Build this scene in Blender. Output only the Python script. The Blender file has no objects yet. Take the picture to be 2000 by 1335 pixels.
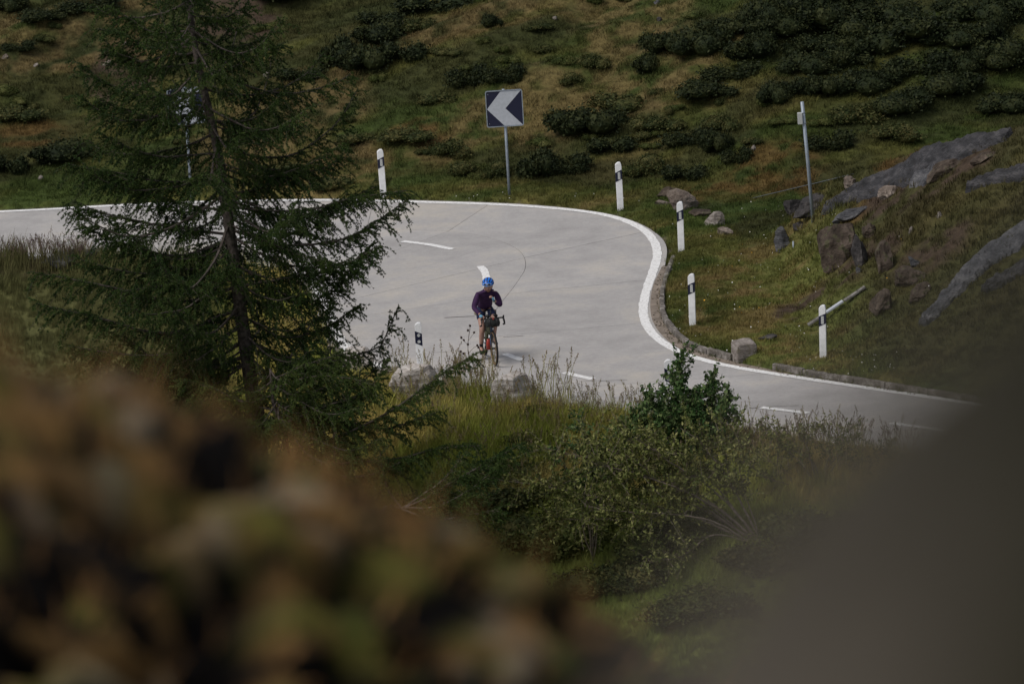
import bpy, bmesh, math, random
import numpy as np
from mathutils import Vector, Matrix, Euler

random.seed(7)
RNG = np.random.default_rng(11)
D2R = math.radians

# ------------------------------------------------------------------ camera, world, sun, exposure
CAM_H, CAM_Y = 33.6, -75.0
PITCH, ROLL, FPX = D2R(12.5), D2R(3.3), 15300.0
CP = np.array([0.0, CAM_Y, CAM_H])
_F = np.array([0, math.cos(PITCH), -math.sin(PITCH)])
_U0 = np.array([0, math.sin(PITCH), math.cos(PITCH)])
_R0 = np.array([1.0, 0, 0])
_R = _R0 * math.cos(ROLL) - _U0 * math.sin(ROLL)
_U = _U0 * math.cos(ROLL) + _R0 * math.sin(ROLL)

scene = bpy.context.scene
COL = scene.collection
cam_d = bpy.data.cameras.new("camera")
cam = bpy.data.objects.new("camera", cam_d)
COL.objects.link(cam)
cam.matrix_world = Matrix(((_R[0], _U[0], -_F[0], 0), (_R[1], _U[1], -_F[1], CAM_Y), (_R[2], _U[2], -_F[2], CAM_H), (0, 0, 0, 1)))
cam_d.sensor_width = 36.0
cam_d.lens = FPX / 2000.0 * 36.0
cam_d.clip_start, cam_d.clip_end = 0.05, 2000.0
cam_d.dof.use_dof = True
cam_d.dof.focus_distance = 153.6
cam_d.dof.aperture_fstop = 3.5
scene.camera = cam

SUN_EL, SUN_AZ = D2R(52), D2R(-125)          # azimuth measured from +Y towards +X: left, a little behind the camera
world = bpy.data.worlds.new("World")
scene.world = world
world.use_nodes = True
wn = world.node_tree
wn.nodes.clear()
wo = wn.nodes.new("ShaderNodeOutputWorld")
wb = wn.nodes.new("ShaderNodeBackground")
sky = wn.nodes.new("ShaderNodeTexSky")
sky.sky_type = 'NISHITA'
sky.sun_disc = False
sky.sun_elevation = SUN_EL
sky.sun_rotation = SUN_AZ
sky.altitude = 2000
sky.air_density = 1.0
sky.dust_density = 3.0
sky.ozone_density = 1.0
wb.inputs[1].default_value = 0.08
hs_ = wn.nodes.new('ShaderNodeHueSaturation')   # cloud-greyed sky
hs_.inputs['Saturation'].default_value = 0.35
wn.links.new(sky.outputs[0], hs_.inputs['Color'])
wn.links.new(hs_.outputs[0], wb.inputs[0])
wn.links.new(wb.outputs[0], wo.inputs[0])

sun_d = bpy.data.lights.new("sun", 'SUN')
sun_d.energy = 1.5
sun_d.angle = D2R(30)
sun_d.color = (1.0, 0.95, 0.88)
sun = bpy.data.objects.new("sun", sun_d)
COL.objects.link(sun)
sd = Vector((math.sin(SUN_AZ) * math.cos(SUN_EL), math.cos(SUN_AZ) * math.cos(SUN_EL), math.sin(SUN_EL)))
sun.rotation_euler = sd.to_track_quat('Z', 'Y').to_euler()

scene.view_settings.view_transform = 'Standard'
scene.view_settings.look = 'None'
scene.view_settings.gamma = 1
scene.view_settings.use_curve_mapping = False
scene.view_settings.exposure = 0.68
scene.cycles.use_denoising = True
scene.cycles.max_bounces = 5
scene.cycles.diffuse_bounces = 3
scene.cycles.glossy_bounces = 2
scene.cycles.transparent_max_bounces = 6

# ------------------------------------------------------------------ pixel helpers (photograph is 2000 x 1335)
def ray(px, py):
    d = _F + _R * ((px - 1000.0) / FPX) + _U * ((667.5 - py) / FPX)
    return d

def on_plane(px, py, z=0.0):
    d = ray(px, py)
    t = (z - CAM_H) / d[2]
    return CP + d * t

def at_y(px, py, Y):
    d = ray(px, py)
    return CP + d * ((Y - CAM_Y) / d[1])

def ppm(Y):
    return FPX / ((Y - CAM_Y) / math.cos(PITCH))      # pixels per metre at world depth Y, roughly

# ------------------------------------------------------------------ noise
_T = RNG.random((256, 256))
def vn(x, y, s=0):
    x = np.asarray(x, float) + s * 17.31
    y = np.asarray(y, float) + s * 9.73
    xi = np.floor(x).astype(int); yi = np.floor(y).astype(int)
    fx = x - xi; fy = y - yi
    fx = fx * fx * (3 - 2 * fx); fy = fy * fy * (3 - 2 * fy)
    a = _T[xi & 255, yi & 255]; b = _T[(xi + 1) & 255, yi & 255]
    c = _T[xi & 255, (yi + 1) & 255]; d = _T[(xi + 1) & 255, (yi + 1) & 255]
    return (a * (1 - fx) + b * fx) * (1 - fy) + (c * (1 - fx) + d * fx) * fy

def fbm(x, y, s=0, o=4):
    r = 0; a = 1; t = 0
    for i in range(o):
        r = r + a * vn(x, y, s + i * 3)
        t += a; a *= 0.5
        x, y = (x * 0.8 - y * 0.6) * 2.03, (x * 0.6 + y * 0.8) * 2.03
    return r / t                              # about 0.5 mean

def vn3(p, s=0):
    return (vn(p[:, 0], p[:, 1] + p[:, 2] * 0.37, s) + vn(p[:, 1], p[:, 2] - p[:, 0] * 0.31, s + 5) + vn(p[:, 2], p[:, 0] + p[:, 1] * 0.29, s + 9)) / 3

def softplus(x, k=1.0):
    return np.where(x / k > 30, x, k * np.log1p(np.exp(np.clip(x / k, -30, 30))))

def sstep(a, b, x):
    t = np.clip((x - a) / (b - a), 0, 1)
    return t * t * (3 - 2 * t)

# ------------------------------------------------------------------ curves
def catmull(P, n):
    P = np.asarray(P, float)
    Q = np.vstack([2 * P[0] - P[1], P, 2 * P[-1] - P[-2]])
    out = []
    for i in range(len(P) - 1):
        p0, p1, p2, p3 = Q[i], Q[i + 1], Q[i + 2], Q[i + 3]
        for t in np.linspace(0, 1, n, endpoint=False):
            out.append(0.5 * ((2 * p1) + (-p0 + p2) * t + (2 * p0 - 5 * p1 + 4 * p2 - p3) * t * t + (-p0 + 3 * p1 - 3 * p2 + p3) * t ** 3))
    out.append(P[-1])
    return np.array(out)

def smooth(P, k):
    P = P.copy()
    for _ in range(k):
        P[1:-1] = (P[:-2] + 2 * P[1:-1] + P[2:]) / 4
    return P

def resample(P, step):
    P = np.asarray(P, float)
    d = np.r_[0, np.cumsum(np.linalg.norm(np.diff(P, axis=0), axis=1))]
    n = max(2, int(d[-1] / step) + 1)
    s = np.linspace(0, d[-1], n)
    return np.stack([np.interp(s, d, P[:, k]) for k in range(P.shape[1])], 1)

def pxs(L, z=0.0):
    return np.array([on_plane(a, b, z)[:2] for a, b in L])

ST_O = [(-500,428),(0,411),(300,395),(600,388),(850,392),(1060,401),(1215,424),(1296,468),(1298,525),(1283,585),(1292,632),(1335,675),(1420,706),(1535,731),(1700,757),(1900,788),(2400,865)]
ST_J = [(-500,470),(0,450),(300,445),(600,447),(810,449),(925,457),(1005,483),(1027,517),(1005,558),(965,612),(962,662),(998,697),(1065,722),(1205,755),(1400,787),(1640,816),(2200,885)]
ST_I = [(-500,535),(0,506),(280,508),(470,520),(560,541),(596,572),(610,592),(617,608),(621,625),(626,643),(640,668),(672,700),(760,735),(950,780),(1220,822),(1520,858),(2100,935)]
NS = 24
CO, CJ, CI = (smooth(catmull(pxs(s), NS), 12) for s in (ST_O, ST_J, ST_I))
NU = len(CO)
EO = resample(CO, 0.25)
EI = resample(CI, 0.25)

def side_dist(X, Y, L):
    """distance of grid points to polyline L, positive on the left of its direction"""
    X = X.ravel(); Y = Y.ravel()
    best = np.full(X.shape, 1e9); sg = np.ones(X.shape)
    for i in range(len(L) - 1):
        a, b = L[i], L[i + 1]
        ab = b - a; l2 = ab @ ab
        t = np.clip(((X - a[0]) * ab[0] + (Y - a[1]) * ab[1]) / l2, 0, 1)
        dx = X - a[0] - t * ab[0]; dy = Y - a[1] - t * ab[1]
        d = dx * dx + dy * dy
        m = d < best - 1e-9
        best[m] = d[m]
        cr = ab[0] * dy - ab[1] * dx
        sg[m] = np.sign(cr[m])
    return np.sqrt(best), sg

def ext(L, k=60):
    a = L[0] + (L[0] - L[1]) / np.linalg.norm(L[0] - L[1]) * k
    b = L[-1] + (L[-1] - L[-2]) / np.linalg.norm(L[-1] - L[-2]) * k
    return np.vstack([a, L, b])

# ------------------------------------------------------------------ terrain
gx = np.unique(np.r_[np.linspace(-260, -40, 23), np.linspace(-40, -20, 21), np.arange(-19.5, 19.5, 0.13), np.linspace(19.5, 40, 21), np.linspace(40, 260, 23)])
gy = np.unique(np.r_[np.linspace(-130, 0, 40), np.linspace(0, 52, 53), np.arange(52.2, 112, 0.13), np.linspace(112, 150, 77), np.linspace(150, 500, 40)])
GX, GY = np.meshgrid(gx, gy, indexing='ij')
_so, _sgo = side_dist(GX, GY, ext(resample(CO, 0.5)))
_si, _sgi = side_dist(GX, GY, ext(resample(CI, 0.5)))
DO = (_so * _sgo).reshape(GX.shape)            # >0 beyond the outer edge (hill side)
DI = (-_si * _sgi).reshape(GX.shape)           # >0 on the camera side of the inner edge

foot = pxs([(-600,440),(0,398),(300,383),(750,381),(1000,377),(1250,372),(1400,386),(1560,394),(1700,384),(2000,364),(2500,330)])
ridge_px = [(1500,404),(1525,400),(1600,372),(1700,330),(1800,296),(1900,273),(2000,250),(2200,215),(2500,170)]
ridge_Y = [85.5,85,84,82.5,81,80,79,78,76]
ridge = np.array([at_y(a, b, y) for (a, b), y in zip(ridge_px, ridge_Y)])
bfoot = pxs([(1495,420),(1500,470),(1520,560),(1570,640),(1700,728),(1900,770),(2400,840)])
bf_o = bfoot[np.argsort(bfoot[:, 0])]

def terrain(X, Y, DO, DI):
    # far hillside
    yf = np.interp(X, foot[:, 0], foot[:, 1])
    dh = Y - yf
    ca, sa = math.cos(0.42), math.sin(0.42)
    u = X * ca + Y * sa; v = -X * sa + Y * ca
    amp = sstep(0.2, 6, dh)
    hill = 0.27 * softplus(dh - 0.3, 0.5)
    hill = hill + amp * (1.1 * (fbm(u / 9, v / 3.6, 1) - 0.5) + 0.5 * (fbm(u / 2.6, v / 1.1, 2) - 0.5) + 0.16 * (fbm(u / .8, v / .5, 3) - 0.5))
    hill = np.minimum(hill, 40 + hill * 0.2)
    # right bank with a crest, falling away behind it
    zr = np.interp(X, ridge[:, 0], ridge[:, 2], left=ridge[0, 2] - 0.6)
    yr = np.interp(X, ridge[:, 0], ridge[:, 1])
    yb = np.interp(X, bf_o[:, 0], bf_o[:, 1])
    t = np.clip((Y - yb) / np.maximum(yr - yb, 1), 0, 1)
    on = sstep(bfoot[0, 0] - 0.3, bfoot[0, 0] + 1.3, X)
    rough = 0.45 * (fbm(X / 1.7, Y / 1.7, 8) - 0.5) + 0.2 * (fbm(X / .5, Y / .5, 9) - 0.5)
    bank = zr * (t ** 0.85) + rough * np.sin(np.pi * np.clip(t, 0, 1)) ** 0.7
    bank = np.where(Y > yr, zr - 0.5 * (Y - yr), bank) * on
    bank = np.maximum(bank, -1.0)
    verge = 0.05 * (fbm(X / .7, Y / .7, 12) - 0.5) * sstep(0.1, 1, DO) + 0.05 * sstep(0.0, 0.3, DO)
    outer = np.maximum(hill, bank) + verge
    # kerb side stands a little above the gutter
    kr = sstep(4.0, 4.6, X) * sstep(0.08, 0.35, DO) * (1 - sstep(78, 79.5, Y)) * 0.10
    outer = outer + kr
    # camera side of the road: verge, fill slope, hollow
    s = softplus(DI - 0.9, 0.4)
    near = -0.33 * s
    near = -3.0 + softplus(near + 3.0, 0.4)
    near = near + sstep(0.3, 2.5, DI) * (0.6 * (fbm(X / 3.2, Y / 2.2, 20) - 0.5) + 0.22 * (fbm(X / .9, Y / .9, 21) - 0.5))
    rise = 11.4 - 0.268 * Y
    rise = 31.6 - softplus(31.6 - rise, 0.4)
    near = np.maximum(near, rise)
    z = np.where(DO > 0, outer, np.where(DI > 0, near + 0.04, 0.0))
    inside = (DO <= 0.10) & (DI <= 0.10)
    z = np.where(inside, -0.07, z)
    z = np.where((DO > 0.10) & (DO < 0.2), np.minimum(z, 0.01), z)
    return z

GZ = terrain(GX, GY, DO, DI)

def bil(G, x, y):
    x = np.asarray(x, float); y = np.asarray(y, float)
    i = np.clip(np.searchsorted(gx, x) - 1, 0, len(gx) - 2)
    j = np.clip(np.searchsorted(gy, y) - 1, 0, len(gy) - 2)
    fx = np.clip((x - gx[i]) / (gx[i + 1] - gx[i]), 0, 1); fy = np.clip((y - gy[j]) / (gy[j + 1] - gy[j]), 0, 1)
    return (G[i, j] * (1 - fx) + G[i + 1, j] * fx) * (1 - fy) + (G[i, j + 1] * (1 - fx) + G[i + 1, j + 1] * fx) * fy

def H(x, y):
    return float(bil(GZ, x, y))

def hit(px, py, y0=50.0, y1=240.0):
    d = ray(px, py)
    Y = np.arange(y0, y1, 0.05)
    P = CP[None] + d[None] * ((Y - CAM_Y) / d[1])[:, None]
    under = P[:, 2] < bil(GZ, P[:, 0], P[:, 1])
    k = int(np.argmax(under)) if under.any() else len(Y) - 1
    p = P[k]
    return np.array([p[0], p[1], H(p[0], p[1])])

# patches painted as real differences of vegetation / soil (world space centres)
def patch(px, py, rx, ry):
    p = hit(px, py)
    return (p[0], p[1], rx, ry)
def patch_mask(X, Y, L, s=0):
    m = np.zeros(np.shape(X))
    wob = (fbm(X / 1.2, Y / 1.2, 40 + s) - 0.5) * 1.2
    for (a, b, rx, ry) in L:
        r = np.sqrt(((X - a) / rx) ** 2 + ((Y - b) / ry) ** 2) + wob
        m = np.maximum(m, 1 - sstep(0.65, 1.15, r))
    return m
SOIL = [patch(240,148,0.7,1.6), patch(470,30,1.0,2.2), patch(40,520,0.9,1.0), patch(1640,545,0.7,1.1), patch(1590,590,0.6,0.9), patch(1780,350,1.0,1.0), patch(1860,340,1.1,1.0), patch(1700,500,0.7,0.8), patch(1560,610,0.45,0.8), patch(1840,480,0.8,0.8)]
ORNG = [patch(1490,352,1.3,1.8), patch(1400,372,0.8,0.9), patch(1780,305,1.5,1.2), patch(60,262,1.2,.8), patch(830,905,1.4,0.6), patch(830,250,.8,.6)]
LUSH = [patch(1380,430,0.7,1.2), patch(1290,400,0.5,1.2), patch(1480,395,1.2,1.0), patch(880,225,0.5,0.3)]
STRAW = [patch(560,205,2.0,1.6), patch(520,300,1.6,1.6), patch(650,330,1.6,1.5), patch(870,280,0.9,1.2), patch(960,235,0.9,1.0), patch(1210,175,1.1,1.5), patch(1340,150,1.4,1.4), patch(1030,200,1.0,1.2), patch(1050,255,1.0,1.0), patch(900,40,2.2,1.6), patch(60,80,2.2,1.6), patch(200,60,1.6,1.8), patch(1380,95,1.2,1.0), patch(1370,620,0.5,1.5), patch(1440,560,0.8,1.0), patch(1230,30,1.8,2.0)]

def ground_col(X, Y):
    ca, sa = math.cos(0.42), math.sin(0.42)
    u = X * ca + Y * sa; v = -X * sa + Y * ca
    n1 = fbm(u / 4.5, v / 1.5, 60); n2 = fbm(u / 1.3, v / 0.6, 63); n3 = fbm(X / 0.35, Y / 0.35, 66, 3)
    DOq = bil(DO, X, Y); DIq = bil(DI, X, Y)
    green = np.array([0.048, 0.068, 0.016]); olive = np.array([0.090, 0.088, 0.024])
    straw = np.array([0.190, 0.130, 0.058]); orange = np.array([0.125, 0.072, 0.026]); lush = np.array([0.055, 0.088, 0.020])
    soil = np.array([0.062, 0.043, 0.030]); dark = np.array([0.040, 0.042, 0.016])
    def mix(a, b, t): return a * (1 - t[..., None]) + b * t[..., None]
    c = mix(np.broadcast_to(green, np.shape(X) + (3,)), olive, sstep(0.34, 0.60, n1 * 0.5 + n2 * 0.5))
    c = mix(c, straw, sstep(0.56, 0.76, n1 * 0.55 + n2 * 0.45) * 0.42)
    heath_falloff = 0.14 * sstep(94, 106, Y) + 0.12 * sstep(4, 10, X) * sstep(88, 96, Y)          # denser heather up the slope and right, plus corner vignette shade painted in
    c = mix(c, dark, sstep(0.50, 0.62, fbm(u / 2.4, v / 1.0, 71) + heath_falloff) * 0.7 * (DOq > 1.5))
    near = sstep(0.0, 0.6, DIq)
    nc = mix(np.broadcast_to(np.array([0.205, 0.235, 0.040]), np.shape(X) + (3,)), np.array([0.330, 0.260, 0.085]), sstep(0.42, 0.62, fbm(X / 1.6, Y / 1.4, 80) * .7 + n3 * .3))
    nc = mix(nc, np.array([0.120, 0.150, 0.036]), sstep(2.2, 4.6, DIq + (n2 - .5) * 2) * sstep(-6, -4, X) * .9)
    nc = mix(nc, np.array([0.085, 0.085, 0.032]), 1 - sstep(-6.5, -4.5, X))
    c = mix(c, nc, near)
    fl = sstep(0.0, 0.5, DOq) * (1 - sstep(83, 86, Y)) * sstep(4.0, 4.8, X) * (1 - sstep(5.6, 7.5, X))
    fc = mix(np.broadcast_to(np.array([0.145, 0.155, 0.040]), np.shape(X) + (3,)), np.array([0.18, 0.135, 0.050]), sstep(0.42, 0.62, n3 * .5 + n2 * .5))
    c = mix(c, fc, fl * 0.9)
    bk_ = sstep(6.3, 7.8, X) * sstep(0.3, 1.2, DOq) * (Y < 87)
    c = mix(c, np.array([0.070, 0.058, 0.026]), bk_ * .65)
    c = mix(c, straw, patch_mask(X, Y, STRAW, 1) * 0.6 * sstep(.3, .6, n3))
    c = mix(c, orange, patch_mask(X, Y, ORNG, 2) * 0.75 * sstep(.30, .55, n3))
    c = mix(c, lush, patch_mask(X, Y, LUSH, 3) * 0.5)
    sm = patch_mask(X, Y, SOIL, 4)
    sm = sm * sstep(.38, .55, n3)
    c = mix(c, soil, sm)
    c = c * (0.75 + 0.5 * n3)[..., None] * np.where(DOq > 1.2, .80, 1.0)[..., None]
    return c, sm

# ------------------------------------------------------------------ materials
def new_mat(name):
    m = bpy.data.materials.new(name); m.use_nodes = True
    nt = m.node_tree; b = nt.nodes["Principled BSDF"]
    b.inputs["Roughness"].default_value = 0.85
    b.inputs["Specular IOR Level"].default_value = 0.25
    return m, nt, b

def mat_plain(name, c, rough=0.6, spec=0.4, var=0.0, scale=20, bump=0.0, metal=0.0):
    m, nt, b = new_mat(name)
    b.inputs["Roughness"].default_value = rough
    b.inputs["Specular IOR Level"].default_value = spec
    b.inputs["Metallic"].default_value = metal
    b.inputs["Base Color"].default_value = (*c, 1)
    if var or bump:
        tc = nt.nodes.new("ShaderNodeTexCoord"); n = nt.nodes.new("ShaderNodeTexNoise")
        n.inputs["Scale"].default_value = scale; n.inputs["Detail"].default_value = 5
        nt.links.new(tc.outputs["Object"], n.inputs["Vector"])
        if var:
            r = nt.nodes.new("ShaderNodeValToRGB")
            r.color_ramp.elements[0].color = (*[x * (1 - var) for x in c], 1); r.color_ramp.elements[1].color = (*[min(1, x * (1 + var)) for x in c], 1)
            r.color_ramp.elements[0].position = 0.35; r.color_ramp.elements[1].position = 0.65
            nt.links.new(n.outputs["Fac"], r.inputs[0]); nt.links.new(r.outputs[0], b.inputs["Base Color"])
        if bump:
            bp = nt.nodes.new("ShaderNodeBump"); bp.inputs["Strength"].default_value = bump; bp.inputs["Distance"].default_value = 0.02
            nt.links.new(n.outputs["Fac"], bp.inputs["Height"]); nt.links.new(bp.outputs[0], b.inputs["Normal"])
    return m

def mat_rock(name, c1, c2, c3, scale=3.0, lichen=None, stretch=(1, 1, 1)):
    m, nt, b = new_mat(name)
    N, L = nt.nodes, nt.links
    tc = N.new("ShaderNodeTexCoord"); mp = N.new("ShaderNodeMapping"); mp.inputs["Scale"].default_value = stretch
    L.new(tc.outputs["Object"], mp.inputs[0])
    n1 = N.new("ShaderNodeTexNoise"); n1.inputs["Scale"].default_value = scale; n1.inputs["Detail"].default_value = 8; n1.inputs["Roughness"].default_value = 0.65
    n2 = N.new("ShaderNodeTexNoise"); n2.inputs["Scale"].default_value = scale * 7; n2.inputs["Detail"].default_value = 6
    L.new(mp.outputs[0], n1.inputs["Vector"]); L.new(mp.outputs[0], n2.inputs["Vector"])
    r = N.new("ShaderNodeValToRGB")
    e = r.color_ramp.elements
    e[0].position, e[0].color = 0.32, (*c1, 1); e[1].position, e[1].color = 0.70, (*c3, 1)
    x = e.new(0.5); x.color = (*c2, 1)
    L.new(n1.outputs["Fac"], r.inputs[0])
    mx = N.new("ShaderNodeMixRGB"); mx.blend_type = 'OVERLAY'; mx.inputs[0].default_value = 0.6
    L.new(r.outputs[0], mx.inputs[1]); L.new(n2.outputs["Fac"], mx.inputs[2])
    out = mx.outputs[0]
    if lichen:
        n3 = N.new("ShaderNodeTexNoise"); n3.inputs["Scale"].default_value = scale * 2.3; n3.inputs["Detail"].default_value = 5
        L.new(tc.outputs["Object"], n3.inputs["Vector"])
        rr = N.new("ShaderNodeValToRGB"); rr.color_ramp.elements[0].position = 0.56; rr.color_ramp.elements[1].position = 0.62
        L.new(n3.outputs["Fac"], rr.inputs[0])
        m2 = N.new("ShaderNodeMixRGB"); L.new(rr.outputs[0], m2.inputs[0]); L.new(out, m2.inputs[1]); m2.inputs[2].default_value = (*lichen, 1)
        out = m2.outputs[0]
    L.new(out, b.inputs["Base Color"])
    bp = N.new("ShaderNodeBump"); bp.inputs["Strength"].default_value = 0.9; bp.inputs["Distance"].default_value = 0.03
    ad = N.new("ShaderNodeMath"); ad.operation = 'ADD'; L.new(n1.outputs["Fac"], ad.inputs[0]); L.new(n2.outputs["Fac"], ad.inputs[1])
    L.new(ad.outputs[0], bp.inputs["Height"]); L.new(bp.outputs[0], b.inputs["Normal"])
    return m

def mat_attr(name, mode='GEOMETRY', rough=0.9, speck=0.35, scale=14.0, trans=0.0, rnd=0.25):
    """colour comes from a per-vertex or per-instance attribute, broken up with fine noise"""
    m, nt, b = new_mat(name)
    N, L = nt.nodes, nt.links
    a = N.new("ShaderNodeAttribute"); a.attribute_name = "tint"; a.attribute_type = mode
    tc = N.new("ShaderNodeNewGeometry"); n = N.new("ShaderNodeTexNoise"); n.inputs["Scale"].default_value = scale; n.inputs["Detail"].default_value = 6; n.inputs["Roughness"].default_value = 0.7
    L.new(tc.outputs["Position"], n.inputs["Vector"])
    mr = N.new("ShaderNodeMapRange"); mr.inputs["From Min"].default_value = 0.3; mr.inputs["From Max"].default_value = 0.7
    mr.inputs["To Min"].default_value = 1 - speck; mr.inputs["To Max"].default_value = 1 + speck
    L.new(n.outputs["Fac"], mr.inputs[0])
    mul = N.new("ShaderNodeVectorMath"); mul.operation = 'SCALE'
    L.new(a.outputs["Color"], mul.inputs[0]); L.new(mr.outputs[0], mul.inputs["Scale"])
    L.new(mul.outputs[0], b.inputs["Base Color"])
    b.inputs["Roughness"].default_value = rough
    b.inputs["Specular IOR Level"].default_value = 0.12
    if mode == 'GEOMETRY':
        bp = N.new("ShaderNodeBump"); bp.inputs["Strength"].default_value = 0.8; bp.inputs["Distance"].default_value = 0.05
        L.new(n.outputs["Fac"], bp.inputs["Height"]); L.new(bp.outputs[0], b.inputs["Normal"])
    return m

def mat_leaf(name, c1, c2, c3, scale=6.0, rough=0.6):
    m, nt, b = new_mat(name)
    N, L = nt.nodes, nt.links
    oi = N.new("ShaderNodeObjectInfo"); tc = N.new("ShaderNodeNewGeometry"); n = N.new("ShaderNodeTexNoise")
    n.inputs["Scale"].default_value = scale; n.inputs["Detail"].default_value = 3
    L.new(tc.outputs["Position"], n.inputs["Vector"])
    ad = N.new("ShaderNodeMath"); ad.operation = 'MULTIPLY_ADD'; L.new(tc.outputs["Random Per Island"], ad.inputs[0]); ad.inputs[1].default_value = 0.45
    L.new(n.outputs["Fac"], ad.inputs[2])
    a2 = N.new("ShaderNodeMath"); a2.operation = 'SUBTRACT'; L.new(ad.outputs[0], a2.inputs[0]); a2.inputs[1].default_value = 0.225
    r = N.new("ShaderNodeValToRGB"); e = r.color_ramp.elements
    e[0].position, e[0].color = 0.3, (*c1, 1); e[1].position, e[1].color = 0.72, (*c3, 1)
    x = e.new(0.5); x.color = (*c2, 1)
    L.new(a2.outputs[0], r.inputs[0])
    L.new(r.outputs[0], b.inputs["Base Color"])
    b.inputs["Roughness"].default_value = rough
    b.inputs["Specular IOR Level"].default_value = 0.08
    return m

def mat_road():
    m, nt, b = new_mat("concrete")
    N, L = nt.nodes, nt.links
    g = N.new("ShaderNodeNewGeometry"); oi = N.new("ShaderNodeObjectInfo")
    def noise(s, d=4, stretch=None):
        n = N.new("ShaderNodeTexNoise"); n.inputs["Scale"].default_value = s; n.inputs["Detail"].default_value = d
        if stretch:
            mp = N.new("ShaderNodeMapping"); mp.inputs["Scale"].default_value = stretch; L.new(g.outputs["Position"], mp.inputs[0]); L.new(mp.outputs[0], n.inputs["Vector"])
        else: L.new(g.outputs["Position"], n.inputs["Vector"])
        return n
    n1 = noise(0.35, 5); n2 = noise(1.4, 6); n3 = noise(45, 3); n4 = noise(9, 8)
    r = N.new("ShaderNodeValToRGB"); e = r.color_ramp.elements
    e[0].position, e[0].color = 0.32, (0.315, 0.300, 0.292, 1); e[1].position, e[1].color = 0.66, (0.445, 0.410, 0.370, 1)
    x = e.new(0.5); x.color = (0.380, 0.362, 0.352, 1)
    mixf = N.new("ShaderNodeMath"); mixf.operation = 'MULTIPLY_ADD'; L.new(n1.outputs["Fac"], mixf.inputs[0]); mixf.inputs[1].default_value = 0.6
    mm = N.new("ShaderNodeMath"); mm.operation = 'MULTIPLY'; L.new(n2.outputs["Fac"], mm.inputs[0]); mm.inputs[1].default_value = 0.4
    L.new(mm.outputs[0], mixf.inputs[2]); L.new(mixf.outputs[0], r.inputs[0])
    def scale_by(col, fac, lo, hi, a=0.3, bb=0.7):
        mr = N.new("ShaderNodeMapRange"); mr.inputs["From Min"].default_value = a; mr.inputs["From Max"].default_value = bb
        mr.inputs["To Min"].default_value = lo; mr.inputs["To Max"].default_value = hi; L.new(fac, mr.inputs[0])
        v = N.new("ShaderNodeVectorMath"); v.operation = 'SCALE'; L.new(col, v.inputs[0]); L.new(mr.outputs[0], v.inputs["Scale"]); return v.outputs[0]
    c = scale_by(r.outputs[0], n3.outputs["Fac"], 0.88, 1.12)
    c = scale_by(c, n4.outputs["Fac"], 0.93, 1.07)
    c = scale_by(c, oi.outputs["Random"], 0.96, 1.03, 0, 1)
    L.new(c, b.inputs["Base Color"])
    b.inputs["Roughness"].default_value = 0.8
    bp = N.new("ShaderNodeBump"); bp.inputs["Strength"].default_value = 0.3; bp.inputs["Distance"].default_value = 0.01
    L.new(n3.outputs["Fac"], bp.inputs["Height"]); L.new(bp.outputs[0], b.inputs["Normal"])
    return m

def mat_paint():
    m, nt, b = new_mat("road_paint")
    N, L = nt.nodes, nt.links
    g = N.new("ShaderNodeNewGeometry"); n = N.new("ShaderNodeTexNoise"); n.inputs["Scale"].default_value = 18; n.inputs["Detail"].default_value = 8; n.inputs["Roughness"].default_value = 0.75
    L.new(g.outputs["Position"], n.inputs["Vector"])
    r = N.new("ShaderNodeValToRGB"); e = r.color_ramp.elements
    e[0].position, e[0].color = 0.34, (0.40, 0.38, 0.36, 1); e[1].position, e[1].color = 0.52, (0.80, 0.79, 0.78, 1)
    L.new(n.outputs["Fac"], r.inputs[0]); L.new(r.outputs[0], b.inputs["Base Color"])
    b.inputs["Roughness"].default_value = 0.7
    return m

M = {}
M['ground'] = mat_attr("ground_cover", 'GEOMETRY', speck=0.45, scale=9)
M['blade'] = mat_attr("grass_blade", 'INSTANCER', speck=0.35, scale=5)
M['road'] = mat_road()
M['paint'] = mat_paint()
M['gutter'] = mat_plain("gutter_silt", (0.21, 0.175, 0.145), 0.95, 0.1, 0.25, 3.5)
M['base'] = mat_plain("joint_filler", (0.07, 0.06, 0.055), 0.95, 0.1)
M['kerb'] = mat_rock("kerb_concrete", (0.06, 0.052, 0.045), (0.14, 0.124, 0.108), (0.34, 0.31, 0.29), 6)
M['rock_grey'] = mat_rock("grey_rock", (0.036, 0.037, 0.041), (0.068, 0.068, 0.074), (0.14, 0.135, 0.138), 2.5, stretch=(1, 1, 3))
M['rock_slab'] = mat_rock('dark_slab_rock', (0.014, 0.014, 0.015), (0.034, 0.033, 0.036), (0.085, 0.080, 0.083), 2.5, stretch=(1, 1, 3))
M['rock_dark'] = mat_rock("dark_rock", (0.018, 0.017, 0.018), (0.040, 0.036, 0.036), (0.085, 0.075, 0.070), 2.5)
M['rock_brown'] = mat_rock("brown_rock", (0.022, 0.016, 0.012), (0.058, 0.043, 0.032), (0.13, 0.10, 0.08), 3, lichen=(0.06, 0.055, 0.03))
M['rock_pale'] = mat_rock("pale_rock", (0.12, 0.10, 0.085), (0.23, 0.20, 0.18), (0.38, 0.345, 0.32), 3, lichen=(0.16, 0.14, 0.11), stretch=(1, 1, 4))
M['rock_strata'] = mat_rock('pale_layered_rock', (0.20, 0.165, 0.14), (0.42, 0.38, 0.35), (0.58, 0.55, 0.52), 2.2, stretch=(.8, .8, 7))
M['rock_tan'] = mat_rock("tan_rock", (0.075, 0.056, 0.045), (0.15, 0.12, 0.10), (0.27, 0.225, 0.195), 3)
M['white'] = mat_plain("white_plastic", (0.76, 0.76, 0.77), 0.5, 0.4, 0.10, 12)
M['black'] = mat_plain("navy_black_film", (0.010, 0.012, 0.035), 0.4, 0.4)
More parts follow.
